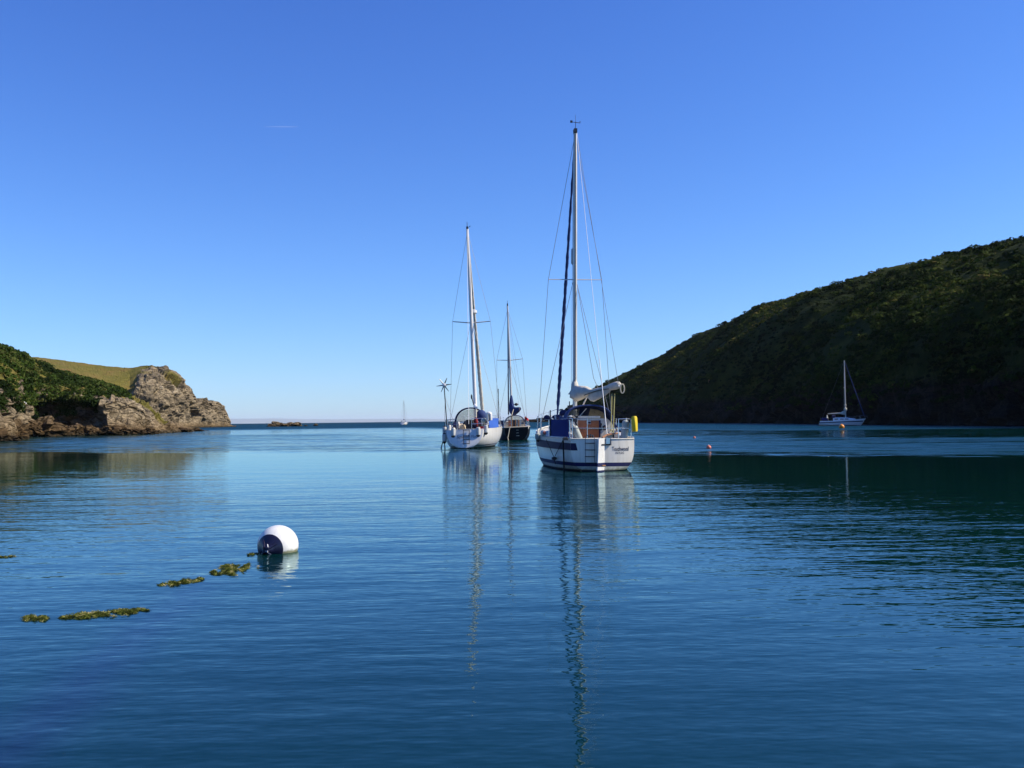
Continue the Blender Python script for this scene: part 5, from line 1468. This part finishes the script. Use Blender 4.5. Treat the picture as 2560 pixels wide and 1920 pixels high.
h0 = [Vector((cxC + a, 2.6, 1.5 + b_)) for a, b_ in arch(hwC, hC, 17, 2.2)]; h1 = [p + Vector((0, .7, -.02)) for p in h0]
mb = MB(); mb.sheet([h0, h1], .03); hoC = mb.build('sprayhood', M_['navyC'], Cc.root); mb = MB(); mb.tube(h0, .04, 6); mb.build('hood_frame', M_['navyC'], hoC)
b0 = [Vector((p.x, 4.1, 1.62)) for p in h0]; mb = MB(); mb.sheet([lerp_row(h1, b0, t)[1:16] for t in (.05, .5, .95)], .006); mb.build('screen_window', M_['vinylc'], hoC)
ymC = 5.4; mf = Cc.at(1279, 1020, ymC); mf.z = 1.6; mt = Cc.at(1268, 764, ymC); mt.x = mf.x
mb = MB(); mb.tube([mf, mf.lerp(mt, .5), mt], [.09, .09, .07], 10); mC = mb.build('mast', M_['alu'], Cc.root)
mb = MB(); mb.box(mt + Vector((0, 0, .08)), (.1, .25, .2)); mb.tube([mt, mt + Vector((0, 0, .45))], .02, 5); mb.build('masthead', M_['dark'], mC)
zsC = Cc.at(1273, 901, ymC).z; slC, srC = Cc.at(1242, 900, ymC), Cc.at(1306.5, 897, ymC)
for e in (slC, srC):
    mb = MB(); mb.tube([Vector((mf.x, ymC, zsC)), e], [.035, .03], 6); mb.build('spreader', M_['alu'], mC)
ht = mf.lerp(mt, .97)
for sd, tip in ((-1, slC), (1, srC)):
    Cc.wire('shroud', [ht, tip, Cc.sheer(5.2, sd, .05)], .011)
    Cc.wire('shroud', [Vector((mf.x, ymC, zsC - .2)), Cc.sheer(4.7, sd, .05)], .011)
Cc.wire('forestay', [ht, Vector((0, 9.55, 1.65))], .014)
Cc.wire('backstay', [ht, Cc.at(1314, 1060, .1)], .010)
Cc.wire('topping_lift', [ht, Cc.at(1300, 1040, 1.5)], .008)
rr, pts = [], []
for i in range(40):
    t = i / 39; pts.append(ht.lerp(Vector((0, 9.55, 1.65)), .04 + .9 * t)); rr.append(.045 + .02 * t)
mb = MB(); mb.tube(pts, rr, 8); mb.build('furled_headsail', M_['navyC'], Cc.root)
# blue sail cover up the mast and along the boom
g0, g1 = Cc.at(1279, 1026, ymC - .1), Cc.at(1300, 1022, 2.6)
mb = MB(); rg = []
for t, up, dn, wd in ((-.06, .5, .15, .1), (0, .75, .36, .22), (.12, .45, .48, .24), (.3, .26, .55, .22), (.6, .2, .40, .2), (.85, .18, .26, .16), (1, .14, .12, .1)):
    c = g0.lerp(g1, t); rg.append([c + Vector((wd * math.cos(a), 0, (up if math.sin(a) > 0 else dn) * math.sin(a))) for a in np.linspace(0, 2*math.pi, 13)[:12]])
mb.loft(rg); cvC = mb.build('sail_cover', M_['blueC'], Cc.root)
mb = MB(); mb.tube([mf + Vector((0, -.05, 1.1)), mf + Vector((0, -.05, 1.9)), mf + Vector((0, -.05, 2.35))], [.28, .17, .09], 9); mb.build('cover_collar', M_['blueC'], cvC)
mb = MB(); mb.tube([g0, g1], .06, 7); mb.build('boom', M_['wood'], Cc.root)
q = Cc.at(1290.5, 1011, 3.0); mb = MB(); mb.ball(q, (.17, .17, .13), 9, 6); mb.tube([q + Vector((-.25, 0, -.02)), q + Vector((.22, 0, .0))], .03, 5); mb.build('radar_reflector', M_['dark'], Cc.root)
mb = MB(); mb.tube([Cc.at(1284, 1023, 2.6), Cc.at(1279, 1039, 2.2)], .03, 5); mb.build('mainsheet', M_['rope'], Cc.root)
for sd in (-1, 1):
    c0, c1, c2 = Cc.sheer(1.4, sd, .08), Cc.sheer(.1, sd, .08), Vector((sd * .4, .1, 1.1)); up = lambda v, z: Vector((v.x, v.y, z))
    for z in (1.72, 1.4):
        mb = MB(); mb.tube([up(c0, z), up(c1, z), up(c2, z)], .022, 5); mb.build('pushpit', M_['steel'], Cc.root)
    for c in (c0, c1, c2):
        mb = MB(); mb.tube([up(c, 1.05), up(c, 1.72)], .022, 5); mb.build('pushpit', M_['steel'], Cc.root)
    for y in (3.2, 5, 6.8, 8.4):
        b0 = Cc.sheer(y, sd, .06); mb = MB(); mb.tube([b0, b0 + Vector((0, 0, .6))], .018, 5); mb.build('stanchion', M_['steel'], Cc.root)
    Cc.wire('guard_wire', [up(c0, 1.72)] + [Cc.sheer(y, sd, .06) + Vector((0, 0, .6)) for y in (3.2, 5, 6.8, 8.4)], .009)
P = []
for i in range(6):
    t = i / 5; y = .5 + 2.2 * t; a = Cc.sheer(y, -1, .03); P.append([Vector((a.x, y, a.z + .03 + .58 * k / 3)) for k in range(4)])
mb = MB(); mb.sheet(P, .012); mb.build('weather_cloth', M_['navyC'], Cc.root)
q0, q1 = Cc.at(1311.5, 1066, .1), Cc.at(1314.5, 1040, .1)
mb = MB(); mb.tube([q0, q1], .022, 6); mb.build('flag_staff', M_['wood'], Cc.root)
P = [[Cc.at(1311.5 + 9.5 * t, 1042 + 5 * t * t + 9.5 * k * (1 - .45 * t), .1 + .12 * math.sin(t * 7 + k)) for k in (0, .5, 1)] for t in np.linspace(0, 1, 7)]
mb = MB(); mb.sheet(P, .012); mb.build('flag', M_['red'], Cc.root)
mb = MB(); q = Cc.at(1318, 1069, .3); mb.ball(q, (.16, .16, .18), 10, 6); tag(mb.build('fender_ball', M_['fender'], None, M=Cc.M), 'small white fender at the starboard stern corner of the black-hulled yacht', 'fender', FL)
pts = [Cc.at(1275, 1066, -.05), Cc.at(1272, 1082, -.15), Cc.at(1269.5, 1094, -.2), Cc.at(1271, 1099, -.3)]; pts[-1].z = -.05
Cc.rope(pts, .035, M_['rope'], 'pale rope hanging from the stern of the black-hulled yacht')
for k, z in enumerate((.86, .62, .38)):
    mb = MB(); 
    for j, x in enumerate((-.09, -.02, .05, .10)[:3 + (k == 2)]): p = Cc.tr_x(.10 + x, z, .02); mb.box(p, (.05, .015, .06))
    mb.build('stern_step', M_['fenderg'], Cc.root, smooth=False)
mb = MB(); q = Cc.at(1292.5, 1059, .0); mb.tube([(q.x, .0, 1.1), (q.x, .0, 1.72)], .03, 6); mb.build('stern_post', M_['steel'], Cc.root)

# ------------------------------------------------------------------ the small yacht under the hill
specD = dict(L=8.2, rake=0.35, bulge=0.05,
    b=[(0, .9), (2, 1.2), (4, 1.35), (6, 1.0), (7.5, .4), (8.2, .03)], zs=[(0, .92), (4, 1.0), (8.2, 1.35)],
    zk=[(0, .02), (2, -.3), (5, -.4), (6.9, -.3), (7.5, .2), (8.2, 1.3)],
    n=[(0, 2.6), (4, 3), (7, 1.8), (8.2, 1.3)], m=[(0, 2.1), (4, 2.1), (7, 1.4), (8.2, 1.0)])
dD = 186.0
D = Boat('sailing_yacht', (2053 - 1280) / FPX * dD + .4, dD + 2.0, -116, 0.0, 'small white yacht with dark stripe moored alone under the shaded hillside', specD, group='yachts moored in the bay')
D.hull(M_['gelw']); D.band('side_stripe', lambda y: .52 + .03 * y, lambda y: .68 + .035 * y, M_['navy'], y0=.02, y1=8.1, transom=False)
D.band('antifouling', lambda y: .02 if y < .01 else -.2, .09, M_['foul'])
D.deck(M_['deck'], hole=(.3, 2.4, .6), well=.45)
mb = MB(); rings = []
for y, hw_, zt_ in ((2.4, .95, 1.5), (3.2, .95, 1.55), (4.8, .8, 1.5), (6.4, .4, 1.25)):
    z0 = D.par(y)[1] - .05; rings.append([Vector((-hw_, y, z0)), Vector((-hw_*.9, y, zt_-.06)), Vector((0, y, zt_+.05)), Vector((hw_*.9, y, zt_-.06)), Vector((hw_, y, z0))])
mb.loft(rings); cD = mb.build('cabin', M_['gelw'], D.root, smooth=False)
for sd in (-1, 1):
    for y in (3.0, 4.0, 4.9):
        mb = MB(); mb.box((sd * (interp([(2.4, .95), (3.2, .95), (4.8, .8), (6.4, .4)], y) * .97), y, 1.27), (.06, .6, .16)); mb.build('cabin_window', M_['window'], cD)
ymD = 4.6; zmD = 1.67 + (hor(2097) - 902) / FPX * (dD + 1)
mf = Vector((0, ymD, 1.5)); mt = Vector((.05, ymD, zmD))
mb = MB(); mb.tube([mf, mf.lerp(mt, .6), mt], [.11, .105, .08], 10); mD = mb.build('mast', M_['alu'], D.root)
zs_ = 1.67 + (hor(2097) - 970) / FPX * (dD + 1)
for sd in (-1, 1):
    mb = MB(); mb.tube([(0, ymD, zs_), (sd * 1.0, ymD - .1, zs_ - .02)], [.05, .04], 6); mb.build('spreader', M_['alu'], mD)
    D.wire('shroud', [mt, (sd * 1.0, ymD - .1, zs_), D.sheer(4.4, sd, .05)], .012)
bw = Vector((0, 8.1, 1.42)); pts, rr = [], []
for i in range(60): t = i / 59; pts.append(mt.lerp(bw, .04 + .9 * t)); rr.append(.055 + .03 * t + .014 * math.sin(i * 2.0))
mb = MB(); mb.tube(pts, rr, 8); mb.build('furled_headsail', M_['blueC'], D.root)
D.wire('forestay', [mt, bw], .016); D.wire('backstay', [mt, (0, .1, .95)], .010)
g0, g1 = Vector((0, ymD - .1, 2.35)), Vector((.2, 1.4, 2.3))
mb = MB(); mb.tube([g0, g1], .06, 7); mb.build('boom', M_['alu'], D.root)
mb = MB(); rg = []
for t, up, wd in ((0, .55, .28), (.12, .5, .26), (.25, .22, .2), (.6, .16, .15), (1, .1, .1)):
    c = g0.lerp(g1, t); rg.append([c + Vector((wd * math.cos(a), 0, up * math.sin(a) * (1 if math.sin(a) > 0 else .5))) for a in np.linspace(0, 2*math.pi, 11)[:10]])
mb.loft(rg); mb.ball((0, ymD, 3.1), (.36, .3, .42), 10, 7); mb.ball((0, ymD, 3.9), (.2, .2, .3), 8, 6); mb.build('sail_cover', M_['sail'], D.root)
mb = MB(); mb.sheet([[Vector((x, 2.2 + .5 * k, 1.5 + z)) for x, z in arch(.8, .6, 11)] for k in (0, 1)], .02); mb.build('sprayhood', M_['navyC'], D.root)
for sd in (-1, 1):
    c0, c1 = D.sheer(1.3, sd, .06), D.sheer(.1, sd, .08)
    mb = MB(); mb.tube([c0, c0 + Vector((0, 0, .62)), c1 + Vector((0, 0, .62)), c1], .02, 5); mb.build('pushpit', M_['steel'], D.root)
    for y in (3, 4.6, 6.2):
        b0 = D.sheer(y, sd, .05); mb = MB(); mb.tube([b0, b0 + Vector((0, 0, .6))], .015, 5); mb.build('stanchion', M_['steel'], D.root)
    D.wire('guard_wire', [c0 + Vector((0, 0, .6))] + [D.sheer(y, sd, .05) + Vector((0, 0, .6)) for y in (3, 4.6, 6.2, 7.3)], .010)
    mb = MB(); mb.tube([D.sheer(7.2, sd, .05), D.sheer(7.2, sd, .05, .6), Vector((0, 8.3, 1.95))], .022, 5); mb.build('pulpit', M_['steel'], D.root)
mb = MB(); mb.sheet([[D.sheer(y, 1, .05) + Vector((0, 0, .05 + .5 * k)) for k in (0, .5, 1)] for y in (.3, .9, 1.5)], .012); mb.build('weather_cloth', M_['blueR'], D.root)
mb = MB(); mb.tube([(0, 8.05, 1.5), (0.1, 8.3, 1.75), (.1, 8.5, 1.75), (.1, 8.55, 1.5)], .07, 6); mb.build('anchor', M_['dark'], D.root)
mb = MB(); mb.ball((-.1, 1.2, 1.5), (.2, .18, .36), 9, 7); mb.ball((-.1, 1.2, 1.98), (.11, .11, .13), 8, 6); mb.build('outboard_cover', M_['gel'], D.root)

# ------------------------------------------------------------------ the far yacht out at sea
dE = 520.0
specE = dict(specB); 
E_ = Boat('sailing_yacht', (1005 - 1280) / FPX * dE, dE, -3, -0.5, 'tiny distant white yacht anchored near the horizon', specE, group='yachts moored in the bay')
E_.hull(M_['gelb'], ny=16, nz=8); E_.deck(M_['deck'], ny=10)
mb = MB(); mb.loft([[Vector((sx * w_, y, z)) for sx, z in ((-1, 1.1), (-.85, zt_), (.85, zt_), (1, 1.1))] for y, w_, zt_ in ((3.2, 1.1, 1.75), (6, .9, 1.7), (7.6, .5, 1.35))]); mb.build('cabin', M_['gelb'], E_.root, smooth=False)
mt = Vector((0, 6, 1.67 + (hor(1004) - 1001) / FPX * (dE + 6)))
mb = MB(); mb.tube([(0, 6, 1.5), mt], [.13, .09], 8); mb.build('mast', M_['alu'], E_.root)
mb = MB(); mb.tube([(0, 5.9, 2.9), (.3, 2.2, 2.9)], [.3, .16], 8); mb.build('sail_cover', M_['navyC'], E_.root)
mb = MB(); mb.sheet([[Vector((x, y, 1.5 + z)) for x, z in arch(1.1, .95, 11)] for y in (2.8, 3.8)], .03); mb.build('sprayhood', M_['navyC'], E_.root)
E_.wire('forestay', [mt, (0, 10.9, 1.6)], .03); E_.wire('backstay', [mt, (0, .1, 1.2)], .02)
for sd in (-1, 1):
    E_.wire('shroud', [mt, (sd * 1.2, 6, 7.5), E_.sheer(5.7, sd)], .02)
mb = MB(); mb.tube([(-1.2, 6, 7.5), (1.2, 6, 7.5)], .04, 5); mb.build('spreader', M_['alu'], E_.root)

# ================================================================== buoys
def round_buoy(px, py, r, d, mat, label, cap=None, sink=0.35):
    p = wpt(px, hor(px), d)
    M = Matrix.Translation((p.x, d, r * (1 - 2 * sink)))
    t = empty('mooring_buoy', M, label, 'buoy', 'mooring buoys')
    mb = MB(); mb.ball((0, 0, 0), r, 18, 12); mb.build('float', M_[mat], t)
    mb = MB(); mb.tube([(0, 0, r * .94), (0, 0, r * 1.06), (0, 0, r * 1.16)], [r * .22, r * .16, r * .1], 8); mb.build('eye', M_[cap or mat], t)
    return t
round_buoy(2103.5, 1070, .40, 4073 / (1070.5 - hor(2103)), 'orange', 'big orange buoy floating in front of the small yacht under the hill', sink=.25)
round_buoy(1735, 1092, .115, 4073 / (1095.5 - hor(1735)), 'pinkred', 'small faded pink-red buoy, farther of the two right of the nearest yacht', sink=.3)
round_buoy(1770.5, 1116, .135, 4073 / (1121 - hor(1770)), 'pinkred', 'small dark red and white buoy, nearer of the two right of the nearest yacht', cap='buoyw', sink=.3)
p = wpt(2125, hor(2125), 4073 / (1064 - hor(2125)))
mb = MB(); mb.ball((0, 0, .1), (.55, .3, .22), 12, 7); o = mb.build('pickup_float', M_['gelb']); o.location = (p.x, p.y, 0.05)
tag(o, 'small flat white float beside the bow of the small yacht under the hill', 'float')
# the white buoy in the foreground
rB = 0.262
pB = wat(685, 1384)
ax = Vector((-0.27, -0.94, -0.08)).normalized()                       # its navy end faces the camera, a little down
Mq = ax.to_track_quat('Z', 'Y').to_matrix().to_4x4()
t = empty('mooring_buoy', Matrix.Translation((pB.x, pB.y + rB * .8, rB * 0.30)) @ Mq, 'large white round buoy with navy end floating in the foreground', 'buoy', 'mooring buoys')
def prof_buoy(z):  # slightly pear shaped
    return rB * math.sqrt(max(0, 1 - (z / (rB * 1.02)) ** 2))
zs = [-rB * 1.02 * math.cos(math.pi * k / 28) for k in range(29)]
cut = rB * 0.74
mb = MB(); mb.tube([(0, 0, z) for z in zs if z < cut] + [(0, 0, cut)], [max(.004, prof_buoy(z)) for z in zs if z < cut] + [prof_buoy(cut)], 40); mb.build('float', M_['buoyw'], t)
mb = MB(); zz = [cut - .003, cut + .02, rB * .93, rB * 1.0, rB * 1.10, rB * 1.19]
mb.tube([(0, 0, z) for z in zz], [prof_buoy(cut) + .004, prof_buoy(cut + .02) + .003, rB * .40, rB * .30, rB * .20, rB * .13], 32); cap = mb.build('navy_end', M_['buoyn'], t)
for k in range(4):
    a = math.pi / 2 * k + .6
    mb = MB(); mb.tube([(rB * .5 * math.cos(a), rB * .5 * math.sin(a), rB * .86), (rB * .3 * math.cos(a), rB * .3 * math.sin(a), rB * 1.02), (rB * .14 * math.cos(a), rB * .14 * math.sin(a), rB * 1.17)], .016, 6); mb.build('rib', M_['buoyn'], cap)
mb = MB(); mb.tube([(-.02, 0, rB * 1.16), (.03, -.02, rB * 1.20), (.03, .03, rB * 1.14), (.01, .07, rB * 1.05)], .006, 6); mb.build('rope_loop', M_['whiterope'], t)

# ------------------------------------------------------------------ floating seaweed
def weed(cx_, cy_, w, h, n, label, ang=0.0, leaf=.013):
    n = int(n * 1.7)
    """raft of fronds lying on the water, w x h photo pixels: ragged, with gaps"""
    c = wat(cx_, cy_)
    ex = wat(cx_ + w / 2, cy_ - math.tan(ang) * w / 2) - c; ey = wat(cx_, cy_ - h / 2) - c
    P, tn = [], []
    for _ in range(n * 6):
        if len(P) >= n: break
        u, v = rng.uniform(-1, 1), rng.normal() * .55
        q = Vector((u * 2.6 + cx_ * .37, v * .8, cy_ * .11))
        wd = 1.0 - abs(u) ** 2.5
        dn = noise.fractal(q, .7, 2.2, 4) + .26
        off = .45 * noise.noise(Vector((u * 1.7, cx_, 7.7)))
        if dn < rng.random() * .80 or abs(v) > wd + .1: continue
        p = c + ex * u + ey * (v + off); p.z = .003 + .012 * rng.random() ** 3
        P.append(tuple(p)); tn.append(.36 + .75 * noise.noise(q * 2.3) + .16 * rng.normal())
    o = leaves('seaweed', P, np.full(len(P), leaf * 1.1), 5, leaf * 1.35, M_['weed'], np.clip(tn, 0, 1), flat=.16, up=1.8, slim=.28)
    return tag(o, label, 'seaweed', 'rafts of floating weed')
weed(588, 1424, 120, 25, 900, 'thick yellow-green seaweed raft floating just left of the white buoy', .10)
weed(452, 1456, 110, 12, 260, 'thin trailing seaweed strand left of the thick raft', .16, leaf=.018)
weed(262, 1536, 218, 17, 800, 'long seaweed strand in the lower left of the water', .09)
weed(86, 1547, 76, 14, 300, 'small seaweed clump at the left end of the long strand', .03)
weed(632, 1386, 28, 5, 40, 'tiny scrap of weed touching the left side of the white buoy', .1, leaf=.014)
weed(14, 1392, 56, 4, 70, 'short dark weed streak at the left edge of the water', .03)

# ------------------------------------------------------------------ distinct bushes on the hill and by the bank
def bush(px, py, r, grid, label, tint, n=9, mat='scrub', name='bush', leaf=.34, cols=None):
    """one bush standing on the ground seen at a photo pixel"""
    rr_ = ray(px, py); best = None
    O = Vector((0, 0, CAMZ)); u = rr_.normalized()
    Bf = grid.reshape(-1, 3) - np.array(tuple(O))
    tt = Bf @ np.array(tuple(u)); dd_ = np.linalg.norm(Bf - tt[:, None] * np.array(tuple(u)), axis=1) + np.where(tt > 0, 0, 1e6) + tt * 0.004
    p = grid.reshape(-1, 3)[int(np.argmin(dd_))]
    t = empty(name, Matrix.Translation(tuple(p)), label, 'bush', 'bushes standing out on the hill')
    c = rng.normal(size=(n, 3)) * np.array([.55, .55, .28]) * r + np.array([0, 0, r * .75])
    o = leaves('crown', c, np.full(n, r * .62) * rng.uniform(.7, 1.2, n), 60, leaf, M_[mat], np.clip(tint + rng.normal(size=n) * .08, 0, 1)); o.parent = t
    mb = MB(); mb.tube([(0, 0, -.3), (.05 * r, 0, r * .4), (.15 * r, .1 * r, r * .9)], [.12 * r, .08 * r, .04 * r], 6); mb.tube([(.03 * r, 0, r * .3), (-.25 * r, .1, r * .8)], [.07 * r, .03 * r], 5)
    mb.build('trunk', M_['wood'], t); return t
bush(1768, 952, 2.2, HB, 'bright green bush on the lower slope of the hill above a grassy ledge', .84)
bush(2150, 707, 1.2, HB, 'dark bush breaking the skyline halfway up the hill', .12)
bush(2166, 703, .9, HB, 'smaller dark bush on the skyline right of the first skyline bush', .10)
bush(1902, 774, 1.3, HB, 'rounded dark bush on the skyline of the steeper lower ridge', .14)
bush(1815, 813, 1.1, HB, 'small dark bush low on the ridge line left of the rounded one', .12)
bush(2447, 632, 1.0, HB, 'dark bush on the skyline near the right edge of the photo', .12)

# white tufts by the cove and a contrail high up
for px, py, d, lab in ((62, 1008, 140, 'small white patch of flowers at the top left of the shaded cove'), (57, 1018, 139, 'second pale tuft just below the white flowers by the cove')):
    c = wpt(px, py, d - 2.5)
    o = leaves('flower_tuft', [tuple(c)], [.20], 26, .12, M_['fender'], [.5]); tag(o, lab, 'flowers', 'pale tufts by the cove')
c0, c1 = wpt(660, 317, 9000), wpt(745, 317, 9400)
m, nt, out = newmat('thin_vapour')
tb = nt.nodes.new('ShaderNodeBsdfTransparent'); db = nt.nodes.new('ShaderNodeBsdfDiffuse'); db.inputs[0].default_value = (.9, .9, .9, 1)
mx = nt.nodes.new('ShaderNodeMixShader'); mx.inputs[0].default_value = .05; L(nt, tb.outputs[0], mx.inputs[1]); L(nt, db.outputs[0], mx.inputs[2]); L(nt, mx.outputs[0], out.inputs['Surface'])
mb = MB(); mb.tube([c0.lerp(c1, k / 6) for k in range(7)], [1.5, 3, 4, 5, 5, 4, 2], 6); tag(mb.build('contrail', m), 'short thin white contrail high in the blue sky', 'contrail', kind='stuff')
